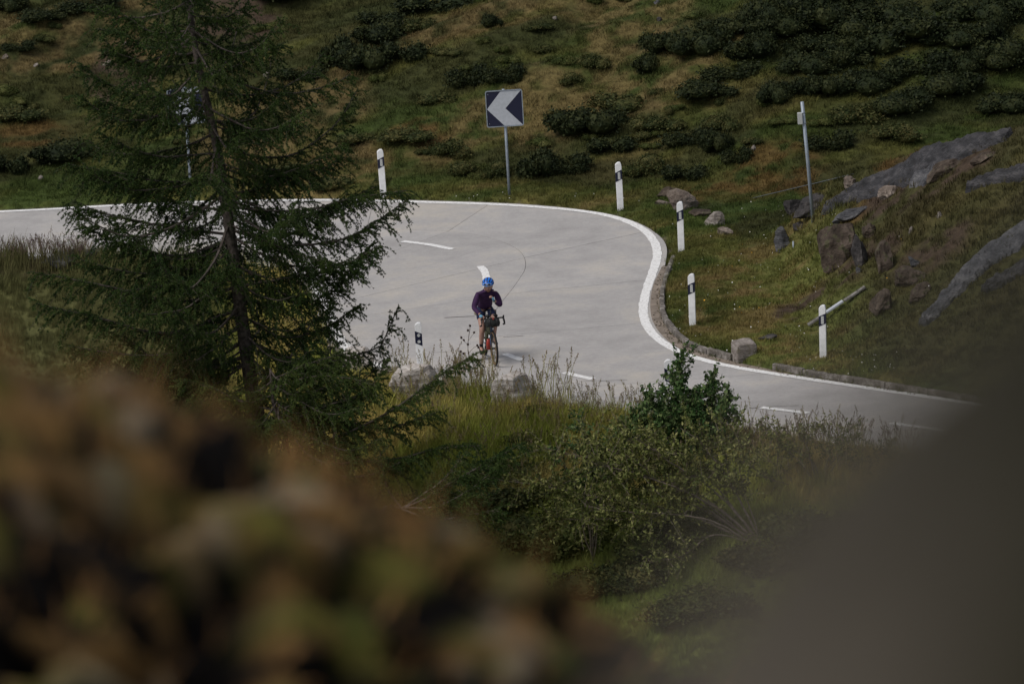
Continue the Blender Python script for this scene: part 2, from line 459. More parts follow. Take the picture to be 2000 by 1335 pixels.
M['reflector'] = mat_plain("reflector", (0.45, 0.46, 0.46), 0.25, 0.6, 0.3, 60)
M['sheet'] = mat_plain("sign_white_film", (0.42, 0.44, 0.48), 0.4, 0.4, 0.06, 15)
M['galv'] = mat_plain("galvanised_steel", (0.27, 0.31, 0.36), 0.5, 0.5, 0.12, 12, 0, 0.3)
M['bark'] = mat_plain("bark", (0.070, 0.058, 0.052), 0.95, 0.1, 0.5, 14, 1.0)
M['twig'] = mat_plain("twig_bark", (0.075, 0.062, 0.055), 0.9, 0.1, 0.4, 14)
M['wbark'] = mat_plain("willow_bark", (0.16, 0.13, 0.11), 0.9, 0.1, 0.3, 14)
M['needle'] = mat_leaf("larch_needles", (0.015, 0.032, 0.010), (0.032, 0.056, 0.015), (0.062, 0.088, 0.022), 2.5)
M['needle2'] = mat_leaf("young_larch_needles", (0.024, 0.042, 0.012), (0.044, 0.070, 0.018), (0.080, 0.105, 0.026), 2.5)
M['willow'] = mat_leaf("willow_leaves", (0.030, 0.066, 0.020), (0.056, 0.100, 0.030), (0.13, 0.17, 0.065), 4)
M['willow_o'] = mat_leaf("olive_willow_leaves", (0.055, 0.070, 0.018), (0.105, 0.118, 0.032), (0.21, 0.205, 0.080), 4)
M['shrub_d'] = mat_leaf("dark_shrub_leaves", (0.011, 0.016, 0.007), (0.019, 0.026, 0.010), (0.036, 0.041, 0.015), 3)
M['shrub_o'] = mat_leaf("olive_shrub_leaves", (0.022, 0.030, 0.010), (0.042, 0.050, 0.016), (0.085, 0.078, 0.028), 3)
M['shrub_g'] = mat_leaf('green_heath_leaves', (0.030, 0.042, 0.011), (0.056, 0.068, 0.018), (0.095, 0.095, 0.032), 3)
M['moss'] = mat_attr("moss_and_heath", 'GEOMETRY', speck=0.5, scale=30)

# ------------------------------------------------------------------ mesh helpers
class MB:
    def __init__(s): s.V = []; s.F = []; s.n = 0; s.mi = []
    def add(s, V, F, mi=0):
        V = np.asarray(V, float).reshape(-1, 3)
        F = [list(f) for f in F] if not isinstance(F, np.ndarray) else F
        if isinstance(F, np.ndarray):
            tri = F if F.shape[1] == 3 else np.vstack([F[:, [0, 1, 2]], F[:, [0, 2, 3]]])
        else:
            t = []
            for f in F:
                for k in range(1, len(f) - 1): t.append((f[0], f[k], f[k + 1]))
            tri = np.array(t, int).reshape(-1, 3)
        s.V.append(V); s.F.append(tri + s.n); s.mi.append(np.full(len(tri), mi)); s.n += len(V)
    def build(s, name, mat, parent=None, smooth=False, me=None):
        me = mesh_np(name, np.vstack(s.V), np.vstack(s.F), mat, np.concatenate(s.mi), smooth)
        return link(name, me, parent)

def mesh_np(name, V, F, mats, mi=None, smooth=False):
    me = bpy.data.meshes.new(name)
    V = np.ascontiguousarray(V, dtype=np.float32); F = np.ascontiguousarray(F, dtype=np.int32)
    k = F.shape[1]
    me.vertices.add(len(V)); me.vertices.foreach_set("co", V.ravel())
    me.loops.add(F.size); me.loops.foreach_set("vertex_index", F.ravel())
    me.polygons.add(len(F)); me.polygons.foreach_set("loop_start", np.arange(0, F.size, k, dtype=np.int32))
    me.update(calc_edges=True)
    for m in (mats if isinstance(mats, (list, tuple)) else [mats]): me.materials.append(m)
    if mi is not None and len(set(mi.tolist())) > 1: me.polygons.foreach_set("material_index", mi.astype(np.int32))
    me.polygons.foreach_set("use_smooth", np.full(len(F), bool(smooth)))
    me.update()
    return me

def link(name, me, parent=None):
    o = bpy.data.objects.new(name, me); COL.objects.link(o)
    if parent: o.parent = parent
    return o

def tag(o, label=None, cat=None, group=None, kind=None):
    if label: o["label"] = label
    if cat: o["category"] = cat
    if group: o["group"] = group
    if kind: o["kind"] = kind
    return o

def empty(name, loc=(0, 0, 0), rz=0.0):
    o = bpy.data.objects.new(name, None); COL.objects.link(o)
    o.location = loc; o.rotation_euler = (0, 0, rz); o.empty_display_size = 0.2
    return o

def copy_tree(o, parent=None):
    c = o.copy(); COL.objects.link(c); c.parent = parent
    for ch in list(o.children): copy_tree(ch, c)
    return c

def tube(P, R, n=6, cap=True):
    P = np.asarray(P, float); R = np.broadcast_to(np.asarray(R, float), (len(P),))
    T = np.gradient(P, axis=0); T /= np.linalg.norm(T, axis=1)[:, None] + 1e-12
    ref = np.array([0, 0, 1.0]) if abs(T[0, 2]) < 0.9 else np.array([1.0, 0, 0])
    V = []
    a = np.linspace(0, 2 * np.pi, n, endpoint=False)
    for i in range(len(P)):
        u = np.cross(T[i], ref); u /= np.linalg.norm(u) + 1e-12
        w = np.cross(T[i], u); ref = -np.cross(T[i], w) * 0 + ref
        V.append(P[i] + R[i] * (np.cos(a)[:, None] * u + np.sin(a)[:, None] * w))
    V = np.vstack(V)
    F = []
    for i in range(len(P) - 1):
        for k in range(n):
            F.append((i * n + k, i * n + (k + 1) % n, (i + 1) * n + (k + 1) % n, (i + 1) * n + k))
    F = np.array(F)
    F = np.vstack([F[:, [0, 1, 2]], F[:, [0, 2, 3]]])
    if cap and n > 2:
        e = (len(P) - 1) * n
        c1 = np.array([(0, k + 1, k) for k in range(1, n - 1)]); c2 = np.array([(e, e + k, e + k + 1) for k in range(1, n - 1)])
        F = np.vstack([F, c1, c2])
    return V, F

def box(c, s, R=None):
    c = np.array(c, float); s = np.array(s, float) / 2
    V = np.array([(x, y, z) for x in (-1, 1) for y in (-1, 1) for z in (-1, 1)], float) * s
    if R is not None: V = V @ np.asarray(R).T
    F = [(0, 1, 3, 2), (4, 6, 7, 5), (0, 4, 5, 1), (2, 3, 7, 6), (0, 2, 6, 4), (1, 5, 7, 3)]
    return V + c, F

def bevel_obj(o, w=0.01, seg=2):
    m = o.modifiers.new("bevel", 'BEVEL'); m.width = w; m.segments = seg; m.limit_method = 'ANGLE'
    return o

def prism(poly, y0, y1):
    """polygon in (x, z) extruded along y"""
    n = len(poly)
    V = [(x, y0, z) for x, z in poly] + [(x, y1, z) for x, z in poly]
    F = [tuple(range(n)), tuple(range(2 * n - 1, n - 1, -1))]
    F += [(i, (i + n), (i + 1) % n + n, (i + 1) % n) for i in range(n)]
    return V, F

def ico(sub):
    bm = bmesh.new(); bmesh.ops.create_icosphere(bm, subdivisions=sub, radius=1.0)
    V = np.array([v.co[:] for v in bm.verts]); F = np.array([[v.index for v in f.verts] for f in bm.faces]); bm.free()
    return V, F
ICO = {k: ico(k) for k in (2, 3, 4, 5, 6)}

# ------------------------------------------------------------------ ground
nxg, nyg = len(gx), len(gy)
idx = np.arange(nxg * nyg).reshape(nxg, nyg)
F = np.stack([idx[:-1, :-1], idx[1:, :-1], idx[1:, 1:], idx[:-1, 1:]], -1).reshape(-1, 4)
me = mesh_np("ground", np.stack([GX, GY, GZ], -1).reshape(-1, 3), F, M['ground'], smooth=True)
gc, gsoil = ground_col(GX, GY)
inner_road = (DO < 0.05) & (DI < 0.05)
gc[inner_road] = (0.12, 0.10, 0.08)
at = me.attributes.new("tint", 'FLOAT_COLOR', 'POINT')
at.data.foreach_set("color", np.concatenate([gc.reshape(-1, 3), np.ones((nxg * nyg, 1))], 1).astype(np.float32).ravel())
ground = tag(link("ground", me), kind='structure')

# ------------------------------------------------------------------ road
road = tag(empty("road", (0, 0, 0)), kind='structure')
def strip_sheet(name, A, B, z, mat, parent, thick=0.0):
    n = len(A)
    V = np.vstack([np.c_[A, np.full(n, z)], np.c_[B, np.full(n, z)]])
    F = np.array([(i, i + 1, n + i + 1, n + i) for i in range(n - 1)])
    if thick:
        V = np.vstack([V, V - (0, 0, thick)])
        F2 = []
        for i in range(n - 1):
            F2 += [(i + 1, i, 2 * n + i, 2 * n + i + 1), (n + i, n + i + 1, 3 * n + i + 1, 3 * n + i)]
        F2 += [(0, n, 3 * n, 2 * n), (n - 1, 3 * n - 1, 4 * n - 1, 2 * n - 1)]
        F = np.vstack([F, np.array(F2)])
    me = mesh_np(name, V, F, mat)
    # make every face look up / outward
    bm = bmesh.new(); bm.from_mesh(me); bmesh.ops.recalc_face_normals(bm, faces=bm.faces)
    if sum(f.normal.z * f.calc_area() for f in bm.faces) < 0: bmesh.ops.reverse_faces(bm, faces=bm.faces)
    bm.to_mesh(me); bm.free()
    return link(name, me, parent)
strip_sheet("road_base", CI, CO, -0.022, M['base'], road)
UJ = [0,.9,1.7,2.6,3.5,4.5,5.7,6.62,7.5,8.3,9.9,11.2,12.9,14.05,15.0,16]
def slab(u0, u1, A, B):
    us = np.linspace(u0 * NS, u1 * NS, 9)
    def ev(C): return np.stack([np.interp(us, np.arange(NU), C[:, k]) for k in (0, 1)], 1)
    a, b = ev(A), ev(B)
    L1 = np.linalg.norm(a[-1] - a[0]) + 1e-6; L2 = np.linalg.norm(b[-1] - b[0]) + 1e-6
    ga = 0.0045 / L1; gb = 0.0045 / L2
    def shrink(p, g):
        q = p.copy(); q[0] = p[0] + (p[-1] - p[0]) * g; q[-1] = p[-1] - (p[-1] - p[0]) * g; return q
    a, b = shrink(a, ga), shrink(b, gb)
    d = b - a; w = np.linalg.norm(d, axis=1)[:, None]
    a2 = a + d / w * 0.0055; b2 = b - d / w * 0.0055
    return strip_sheet("slab", a2, b2, random.uniform(-0.001, 0.003), M['road'], road, 0.03)
for k in range(len(UJ) - 1):
    slab(UJ[k], UJ[k + 1], CI, CJ)
    slab(UJ[k], UJ[k + 1], CJ, CO)

def ribbon(P, w, z, name, parent, mat, rag=0.0):
    P = resample(P, 0.09)
    T = np.gradient(P, axis=0); T /= np.linalg.norm(T, axis=1)[:, None]
    N = np.stack([-T[:, 1], T[:, 0]], 1)
    r1 = (vn(P[:, 0] * 9, P[:, 1] * 9, 3) - .5) * rag; r2 = (vn(P[:, 0] * 9, P[:, 1] * 9, 8) - .5) * rag
    wv = w / 2
    return strip_sheet(name, P + N * (wv + r1)[:, None] if np.ndim(wv) else P + N * (wv + r1[:, None]), P - N * (wv + r2[:, None]), z, mat, parent)
LO = [(-500,431),(0,413.5),(200,403),(400,394.5),(600,391),(750,393),(900,397),(1000,401),(1130,411.5),(1200,424),(1250,444),(1277,470),(1284,500),(1272,540),(1259,580),(1257,618),(1275,653),(1325,687),(1400,710),(1500,728),(1650,751),(1820,776),(2050,812),(2500,885)]
lo = smooth(resample(catmull(pxs(LO), 12), 0.1), 30)
ribbon(lo, 0.185, 0.0085, "edge_line", road, M['paint'], 0.022)
gutA = lo.copy(); 
# inner edge line sits just inside the inner road edge
ci = resample(CI, 0.15)
T = np.gradient(ci, axis=0); T /= np.linalg.norm(T, axis=1)[:, None]
ribbon(smooth(ci + np.stack([-T[:, 1], T[:, 0]], 1) * 0.28, 10), 0.2, 0.0085, "edge_line", road, M['paint'], 0.04)
DASH = [[(450,463.5),(560,464)],[(786,471.5),(835,477.5),(884,487)],[(938,520),(947,531),(950,545),(951,562)],[(946,640),(948,655),(951,668)],[(985,691),(1000,696.5),(1020,703.5)],[(1102,727.5),(1128,734),(1158,740.5)],[(1255,762),(1300,770)],[(1487,795.5),(1530,801),(1578,806.5)],[(1740,826),(1850,841)]]
for dsh in DASH:
    P = pxs(dsh); P = catmull(P, 10) if len(P) > 2 else P
    ribbon(P, 0.16, 0.0085, "centre_dash", road, M['paint'], 0.02)
# silt-brown gutter between the edge line and the kerb
GUT = [(1293,520),(1275,560),(1270,600),(1278,634),(1305,666),(1350,692),(1420,711),(1520,729),(1640,747.5),(1820,774)]
GOU = [(1301,520),(1288,560),(1284,600),(1292,632),(1318,662),(1350,683),(1420,704.5),(1535,729.5),(1650,748),(1820,774.6)]
a = smooth(catmull(pxs(GUT), 30), 20); b = smooth(catmull(pxs(GOU), 30), 20)
_g = b - a; b = b + _g / np.linalg.norm(_g, axis=1)[:, None] * 0.06
strip_sheet("gutter", a, b, 0.0052, M['gutter'], road)
# bitumen crack seals and faint tyre-dark marks on the slabs
for L_, w in (([(840,689),(885,686.5)], 0.02), ([(868,620.5),(905,618.5),(927,617.5)], 0.035), ([(718,512),(742,514)], 0.06), ([(983,658),(1022,656)], 0.02), ([(1462,797),(1500,794),(1560,792)], 0.02), ([(1130,745),(1225,742)], 0.015)):
    ribbon(pxs(L_), w, 0.0048, "crack_seal", road, M['base'], w * 0.5)

# grit lying in the gutter
grm = MB(); rgr = np.random.default_rng(4)
for _ in range(240):
    i = rgr.integers(0, len(a)); f = rgr.beta(3, 1.2); c_ = a[i] * (1 - f) + b[i] * f; q = rgr.uniform(.006, .018)
    grm.add(ICO[2][0] * (q, q, q * .7) * rgr.uniform(.7, 1.3, (len(ICO[2][0]), 1)) + (c_[0] + rgr.uniform(-.05, .05), c_[1] + rgr.uniform(-.05, .05), .008), ICO[2][1])
tag(grm.build("grit", M['rock_brown']), kind='stuff')

# kerb
kerb = tag(empty("kerb", tuple(on_plane(1285, 600))), "row of weathered concrete kerb stones along the outer bend gutter", "kerb")
KP = resample(catmull(pxs([(1306,503),(1288,556),(1284,600),(1292,631),(1318,661),(1348,681),(1400,699),(1440,709),(1500,722),(1600,740),(1700,756),(1820,774),(1960,796)]), 10), 0.02)
KP = smooth(KP, 20)
_t = np.gradient(KP, axis=0); _t /= np.linalg.norm(_t, axis=1)[:, None]
KP = KP + np.stack([-_t[:, 1], _t[:, 0]], 1) * 0.10
dk = np.r_[0, np.cumsum(np.linalg.norm(np.diff(KP, axis=0), axis=1))]
s = 0.0
while s < dk[-1] - 0.3:
    ln = random.uniform(0.8, 1.25)
    pm = np.array([np.interp(s + ln / 2, dk, KP[:, k]) for k in (0, 1)])
    q0 = np.array([np.interp(s, dk, KP[:, k]) for k in (0, 1)]); q1 = np.array([np.interp(min(s + ln, dk[-1]), dk, KP[:, k]) for k in (0, 1)])
    th = math.atan2(q1[1] - q0[1], q1[0] - q0[0])
    hgt = random.uniform(0.09, 0.13) * (0.5 if s < 3.0 else 1)
    gap = (abs(pm[0] - on_plane(1443, 709)[0]) < 0.28)
    if not gap:
        nv = 7
        mb = MB()
        prof = [(-0.05, -0.1), (-0.047, hgt - .02), (-0.03, hgt), (0.035, hgt), (0.05, hgt - .02), (0.05, -0.1)]
        V = []; 
        for i in range(nv):
            xx = (i / (nv - 1) - .5) * (ln - 0.02)
            for (yy, zz) in prof: V.append((xx + random.uniform(-.004, .004), yy + random.uniform(-.008, .008), zz + random.uniform(-.008, .008) * (zz > 0)))
        Fk = []
        m_ = len(prof)
        for i in range(nv - 1):
            for k in range(m_ - 1): Fk.append((i * m_ + k, i * m_ + k + 1, (i + 1) * m_ + k + 1, (i + 1) * m_ + k))
        Fk += [tuple(range(m_)), tuple(range((nv - 1) * m_ + m_ - 1, (nv - 1) * m_ - 1, -1))]
        mb.add(V, Fk)
        k = mb.build("kerb_stone", M['kerb'], kerb)
        k.location = (pm[0] - kerb.location[0], pm[1] - kerb.location[1], 0.0)
        k.rotation_euler = (0, 0, th)
    s += ln

# ------------------------------------------------------------------ delineator posts
def make_post(style):
    r = empty("delineator_post")
    w, d = 0.062, 0.045
    prof = [(-w, -0.25), (w, -0.25), (w, 0.93), (w - .006, 0.97), (w - .02, 0.995), (0.0, 1.0), (-w + .02, 0.975), (-w + .005, 0.955), (-w, 0.935)]
    V, Fp = prism(prof, -d, d); mb = MB(); mb.add(V, Fp); b = mb.build("body", M['white'], r); bevel_obj(b, 0.006, 2)
    e = 0.003
    band = [(-w - e, 0.60), (w + e, 0.66), (w + e, 0.85), (-w - e, 0.79)]
    if style == 'round': band = [(-w - e, 0.62), (w + e, 0.56), (w + e, 0.79), (-w - e, 0.85)]
    V, Fp = prism(band, -d - e, d + e); mb = MB(); mb.add(V, Fp); mb.build("black_band", M['black'], r)
    for sy in (-1,):
        if style == 'round':
            for zz in (0.765, 0.645):
                a = np.linspace(0, 2 * np.pi, 20, endpoint=False)
                V, Fp = prism([(0.030 * math.cos(t) + .004, 0.030 * math.sin(t) + zz) for t in a][::-1], sy * (d + e), sy * (d + e + .005)); mb = MB(); mb.add(V, Fp); mb.build("reflector", M['reflector'], r)
        else:
            V, Fp = box((0.004, sy * (d + e + .003), 0.725), (0.05, 0.006, 0.145)); mb = MB(); mb.add(V, Fp); mb.build("reflector", M['reflector'], r)
    return r
post0 = make_post('bar'); postr = make_post('round')
def put_post(px, py, label, src, fresh, rz=0.0, lean=0.0, drop=0.0):
    o = src if fresh else copy_tree(src)
    p = hit(px, py) if not drop else on_plane(px, py, 0.0)
    o.location = (p[0], p[1], max(-0.01, H(p[0], p[1]) - 0.01) if drop else H(p[0], p[1]) - 0.01)
    o.rotation_euler = (0, lean, rz)
    o.scale = (1.05, 1.05, 1.05)
    tag(o, label, "delineator", "white delineator posts along the road bend")
    return o
put_post(749, 385, "white roadside post on the far verge left of the arrow sign", post0, True, 0.12, -0.015)
put_post(1212, 410, "white roadside post on the far verge right of the arrow sign", post0, False, 0.05, -0.0)
put_post(1331, 490, "white roadside post on the grass in front of the tan boulders", post0, False, -0.1, 0.015)
put_post(1353, 635, "white roadside post in dry grass beside the curving kerb", post0, False, -0.15, 0.02)
put_post(1608, 698, "white roadside post standing before the board lying on the bank", post0, False, -0.2, 0.03)
put_post(822, 731, "white roadside post with two round reflectors behind the pale stones", postr, True, 0.0, 0.0, 1)
put_post(1309, 806, "white roadside post half hidden behind the leafy willow top", postr, False, 0.0, 0.0, 1)

# ------------------------------------------------------------------ arrow signs
def rrect(w, h, r, n=6):
    out = []
    for cx, cz, a0 in ((w - r, h - r, 0), (-w + r, h - r, 90), (-w + r, -h + r, 180), (w - r, -h + r, 270)):
        for k in range(n + 1):
            a = D2R(a0 + 90 * k / n); out.append((cx + r * math.cos(a), cz + r * math.sin(a)))
    return out
def make_sign(total, side):
    r = empty("chevron_sign")
    h = side / 2; zc = total - h
    def sh(P, dz=zc): return [(x, z + dz) for x, z in P]
    P = rrect(h, h, 0.05)
    V, Fp = prism(sh(P)[::-1], -0.030, -0.050); mb = MB(); mb.add(V, Fp); mb.build("panel", M['black'], r)
    # raised rim
    Pi = rrect(h - 0.018, h - 0.018, 0.035); n = len(P)
    V = [(x, y, z) for y in (-0.024, -0.062) for (x, z) in sh(P)] + [(x, y, z) for y in (-0.024, -0.062) for (x, z) in sh(Pi)]
    Fr = []
    for i in range(n):
        j = (i + 1) % n
        Fr += [(i, j, n + j, n + i), (2 * n + j, 2 * n + i, 3 * n + i, 3 * n + j), (n + i, n + j, 3 * n + j, 3 * n + i), (j, i, 2 * n + i, 2 * n + j)]
    mb = MB(); mb.add(V, Fr); mb.build("rim", M['galv'], r)
    k = h - 0.022
    ch = [(-k, 0.0), (-0.06 * h / .36, k), (k - .005, k), (0.02, 0.0), (k - .005, -k), (-0.02, -k)]
    # two quads so the concave arrow triangulates cleanly
    V = [(x, -0.054, z + zc) for x, z in ch] + [(x, -0.0505, z + zc) for x, z in ch]
    Fc = [(0, 3, 2, 1), (0, 5, 4, 3)] + [(i, (i + 1) % 6, (i + 1) % 6 + 6, i + 6) for i in range(6)]
    mb = MB(); mb.add(V, Fc); mb.build("arrow", M['sheet'], r)
    V, Fp = tube([(0, 0, -0.3), (0, 0, total + 0.015)], 0.030, 12); mb = MB(); mb.add(V, Fp); mb.build("pole", M['galv'], r, True)
    for zz in (zc - .2, zc + .2):
        V, Fp = box((0, -0.012, zz), (0.10, 0.05, 0.03)); mb = MB(); mb.add(V, Fp); mb.build("bracket", M['galv'], r)
    for sx, sz in ((-1, 1), (-1, -1)):
        V, Fp = box((sx * (h - .06), -0.0535, zc + sz * (h - .08)), (0.012, 0.006, 0.012)); mb = MB(); mb.add(V, Fp); mb.build("bolt", M['sheet'], r)
    return r
sg = make_sign(2.34, 0.80)
p = hit(995, 382); sg.location = (p[0], p[1], p[2] - 0.02); sg.rotation_euler = (0, 0.0, 0.03)
tag(sg, "square black sign with a white left-pointing arrow standing clear on the far verge", "road sign")
s2 = copy_tree(sg); p = hit(374, 388); s2.location = (p[0], p[1], p[2] + 0.10); s2.rotation_euler = (0, 0.0, 0.12)
s2.rotation_euler = (0, 0, 0.2)
tag(s2, "square arrow sign mostly hidden behind the larch trunk and branches", "road sign")

# snow pole with small box
pp = hit(1589, 431)
pole = empty("marker_pole", tuple(pp))
top = at_y(1566.5, 199, pp[1])
V, Fp = tube([(0, 0, -0.3), tuple((top - pp) * 0.5), tuple(top - pp)], 0.036, 12); mb = MB(); mb.add(V, Fp); mb.build("shaft", M['galv'], pole, True)
dv = (top - pp)
mb = MB(); V, Fp = box(tuple(dv * 0.865 + np.array([-0.075, -0.03, 0])), (0.10, 0.09, 0.24)); mb.add(V, Fp); bx = mb.build("meter_box", mat_plain("pale_grey_box", (0.42, 0.43, 0.42), 0.6), pole); bevel_obj(bx, 0.008)
for f in (0.91, 0.82):
    V, Fp = tube([tuple(dv * f - np.array([0, 0, .012])), tuple(dv * f + np.array([0, 0, .012]))], 0.042, 12); mb = MB(); mb.add(V, Fp); mb.build("clamp", M['galv'], pole, True)
tag(pole, "tall blue-grey metal pole with a small pale box near its top", "pole")

# thin cable running up behind the pole
A = hit(1466, 388); B = at_y(1935, 262, 84.0); B2 = at_y(2150, 222, 83)
P = np.array([A + (0, 0, .0), (A + B) / 2 + (0, 0, -.06), B, B2])
V, Fp = tube(catmull(P, 12), 0.008, 5); mb = MB(); mb.add(V, Fp)
tag(mb.build("cable", mat_plain("cable_grey", (0.09, 0.10, 0.11), 0.6), None, True), "thin grey cable rising across the slope behind the tall pole", "cable")

# board lying on the bank behind a post
A = hit(1578, 640); B = hit(1690, 566)
A = A + (0, 0, 0.05); B = B + (0, 0, 0.06)
d = (B - A); Ld = np.linalg.norm(d); d /= Ld
pl = empty("broken_board", tuple(A))
w_ = np.cross(d, (0, 0, 1.0)); w_ /= np.linalg.norm(w_); n_ = np.cross(w_, d)
Rm = np.stack([d, w_, n_], 1)
wood = mat_plain("weathered_board", (0.16, 0.15, 0.14), 0.9, 0.1, 0.4, 9, 0.5)
for (s0, s1, mt, dz) in ((0.0, 0.30, wood, 0), (0.31, 0.62, M['sheet'], .01), (0.63, 1.0, wood, 0)):
    V, Fp = box(tuple(d * Ld * (s0 + s1) / 2 + n_ * dz), (Ld * (s1 - s0) - .01, 0.12, 0.035), Rm); mb = MB(); mb.add(V, Fp)
    bo = mb.build("board_piece", mt, pl); bevel_obj(bo, 0.005)
tag(pl, "weathered grey board with a pale section lying aslant on the bank", "board")
V, Fp = tube([(0, 0, -.2), (0.01, 0, .14)], 0.018, 8); mb = MB(); mb.add(V, Fp); st = mb.build("stake", M['galv'], None, True); p = hit(1549, 484); st.location = tuple(p)
tag(st, "short blue-grey metal stub sticking up beside the grey boulder", "stake")

# ------------------------------------------------------------------ rocks
def rock_mesh(seed, size, nplanes=17, sub=4, rough=0.11, flat=0.0):
    r = np.random.default_rng(seed)
    V = ICO[sub][0].copy(); Fq = ICO[sub][1]
    for k in range(nplanes):
        n = r.normal(size=3); n /= np.linalg.norm(n)
        dd = r.uniform(0.42, 0.82)
        q = V @ n - dd
        V = V - np.where(q > 0, q, 0)[:, None] * n * 0.96
    if flat:
        V[:, 2] = np.where(V[:, 2] > flat, flat + (V[:, 2] - flat) * 0.15, V[:, 2])
    nrm = V / (np.linalg.norm(V, axis=1)[:, None] + 1e-9)
    V = V + nrm * ((vn3(V * 2.2 + seed, 3) - .5) * rough * 3 + (vn3(V * 7 + seed, 6) - .5) * rough * 1.3 + (vn3(V * 17 + seed, 7) - .5) * rough * .5)[:, None]
    # strata
    V = V + nrm * (np.round(V[:, 2] * 5 + V[:, 0] * 1.2) * 0.0 + 0.02 * np.sin(V[:, 2] * 22 + V[:, 0] * 4 + vn3(V * 3, 2) * 6))[:, None] * 0.7
    return V * np.asarray(size) / 2, Fq

def rock(px, py, w, h, mat, label, cat="rock", name="boulder", depth=None, seed=1, rz=0.0, tilt=0.0, flat=0.0, group=None, sink=0.25, sub=4, z0=None):
    """px,py = bottom centre of the visible rock in the picture, w,h its size there"""
    p = hit(px, py) if z0 is None else on_plane(px, py, z0)
    sc = ppm(p[1])
    W, Hh = w / sc, h / sc
    dp = depth if depth else W * 0.75
    hz = max(0.08, (Hh - 0.0 * dp) )
    V, Fq = rock_mesh(seed, (W * 1.08, dp, hz * (1 + sink) * 1.12), flat=flat, sub=sub)
    R = Matrix.Rotation(rz, 3, 'Z') @ Matrix.Rotation(tilt, 3, 'Y')
    V = V @ np.array(R).T
    o = link(name, mesh_np(name, V, Fq, mat, smooth=False))
    o.location = (p[0], p[1] + dp * 0.35, p[2] + hz * (0.5 - sink * 0.5))
    tag(o, label, cat, group)
    return o
RK = [
 (1304,388,50,26,'rock_brown',"dark brown boulder at the back of the roadside rock pile",.5,11,0.1,0),
 (1338,412,76,40,'rock_tan',"large tan angular boulder in the middle of the roadside rock pile",.55,12,0.2,0.15),
 (1292,402,34,12,'rock_tan',"low tan stone at the left end of the rock pile",.3,13,0,0),
 (1372,424,50,14,'rock_brown',"low brown stone between the tan boulder and the notched rock",.35,14,0,0),
 (1401,442,46,32,'rock_pale',"pale notched rock leaning on the right of the pile",.4,15,0.3,0.2),
 (1417,459,46,18,'rock_tan',"flat rounded pinkish stone lying lowest in front of the pile",.35,16,0,0),
 (1532,488,44,40,'rock_grey',"blue-grey pointed boulder alone on the mown-looking grass",.40,17,0.3,0),
 (1563,450,24,20,'rock_dark',"small dark upright stone between the grey boulder and the pole",.25,18,0.3,-.4),
 (1590,418,120,34,'rock_dark',"long dark overhanging ledge behind the foot of the pole",.8,19,0.25,-.30),
 (1550,423,50,42,'rock_dark',"dark snout of rock at the left end of the ledge",.5,119,0.2,-.2),
 (1662,372,36,26,'rock_tan',"small tan rock on the crest beside the long slab",.4,20,0.3,-.4),
 (1737,388,48,22,'rock_tan',"warm tan rock above the bank grass below the long slab",.4,22,0.2,-.2),
 (1672,428,90,24,'rock_grey',"low grey slab between the pole foot and the brown crag",.5,23,0.3,-.35),
 (1638,520,120,112,'rock_brown',"biggest brown layered crag on the lower bank",.9,24,0.3,-.25),
 (1642,514,30,24,'rock_tan',"small triangular pinkish stone tucked under the brown crag",.3,25,0.3,0),
 (1684,520,36,60,'rock_dark',"black shadowed rock right of the brown crag",.5,26,0.3,-.1),
 (1700,465,44,30,'rock_brown',"rusty brown rock on top of the black rock",.4,27,0.3,-.2),
 (1726,536,46,84,'rock_brown',"tall brown grass-topped rock right of the black rock",.6,28,0.3,-.1),
 (1678,534,16,14,'rock_grey',"small grey cobble under the black rock",.15,29,0.3,0),
 (1780,560,74,46,'rock_brown',"brown overhanging rock at mid bank above the rounded stone",.6,30,0.4,-.3),
 (1786,526,26,26,'rock_grey',"thin grey stone wedged above the overhanging rock",.25,31,0.4,-.5),
 (1725,616,54,52,'rock_brown',"rounded brown lichen stone low on the bank",.5,32,0.2,0),
 (1800,586,60,30,'rock_brown',"half-buried brown stone beside the pale slab foot",.5,33,0.2,-.2),
 (1845,345,90,26,'rock_brown',"broken brown rock band high on the bank",.5,34,0.3,-.3),
 (1925,318,90,24,'rock_brown',"upper end of the broken brown rock band at the right edge",.5,35,0.3,-.3),
 (1834,428,14,12,'rock_pale',"tiny pale stone in bank grass above the middle rocks",.12,36,0,0),
 (1780,458,12,14,'rock_pale',"tiny pale upright stone right of the brown crag",.12,37,0,0),
 (1452,706,40,44,'rock_pale',"square pale concrete block standing in the kerb gap",.5,38,0.15,0),
 (1498,666,52,12,'rock_dark',"flat dark stone in the grass behind the pale block",.35,39,0,0),
 (1472,296,16,12,'rock_pale',"small white stone in the green gully left of the pole",.2,40,0,0),
 (150,528,150,36,'rock_grey',"flat grey rock sheet at the road edge left of the larch",.8,41,0.0,0),
 (205,131,34,9,'rock_tan',"slanted pale stone beside bare soil high on the left slope",.3,42,0.3,-.5),
 (70,134,14,7,'rock_pale',"small white stone alone on the upper left slope",.15,43,0,0),
 (10,118,22,10,'rock_tan',"pale stone at the far left edge of the slope",.2,44,0,0),
 (245,92,14,8,'rock_pale',"small pale stone left of the larch top",.15,45,0,0),
 (80,352,12,8,'rock_pale',"small pale stone on the slope above the left road end",.15,46,0,0),
 (1289,42,14,8,'rock_dark',"small dark stone near the top middle of the slope",.2,47,0,0),
 (1284,9,20,8,'rock_grey',"grey stone at the top edge above the centre slope",.2,48,0,0),
 (785,52,18,10,'rock_pale',"pale stone against the dark shrubs at the top",.2,49,0,0),
 (521,152,14,12,'rock_pale',"pale stone at the left end of the long shrub row",.2,50,0,0),
 (1084,42,12,6,'rock_pale',"pale stone on the open upper slope right of the round shrub",.15,51,0,0),
]
rockgrp = {}
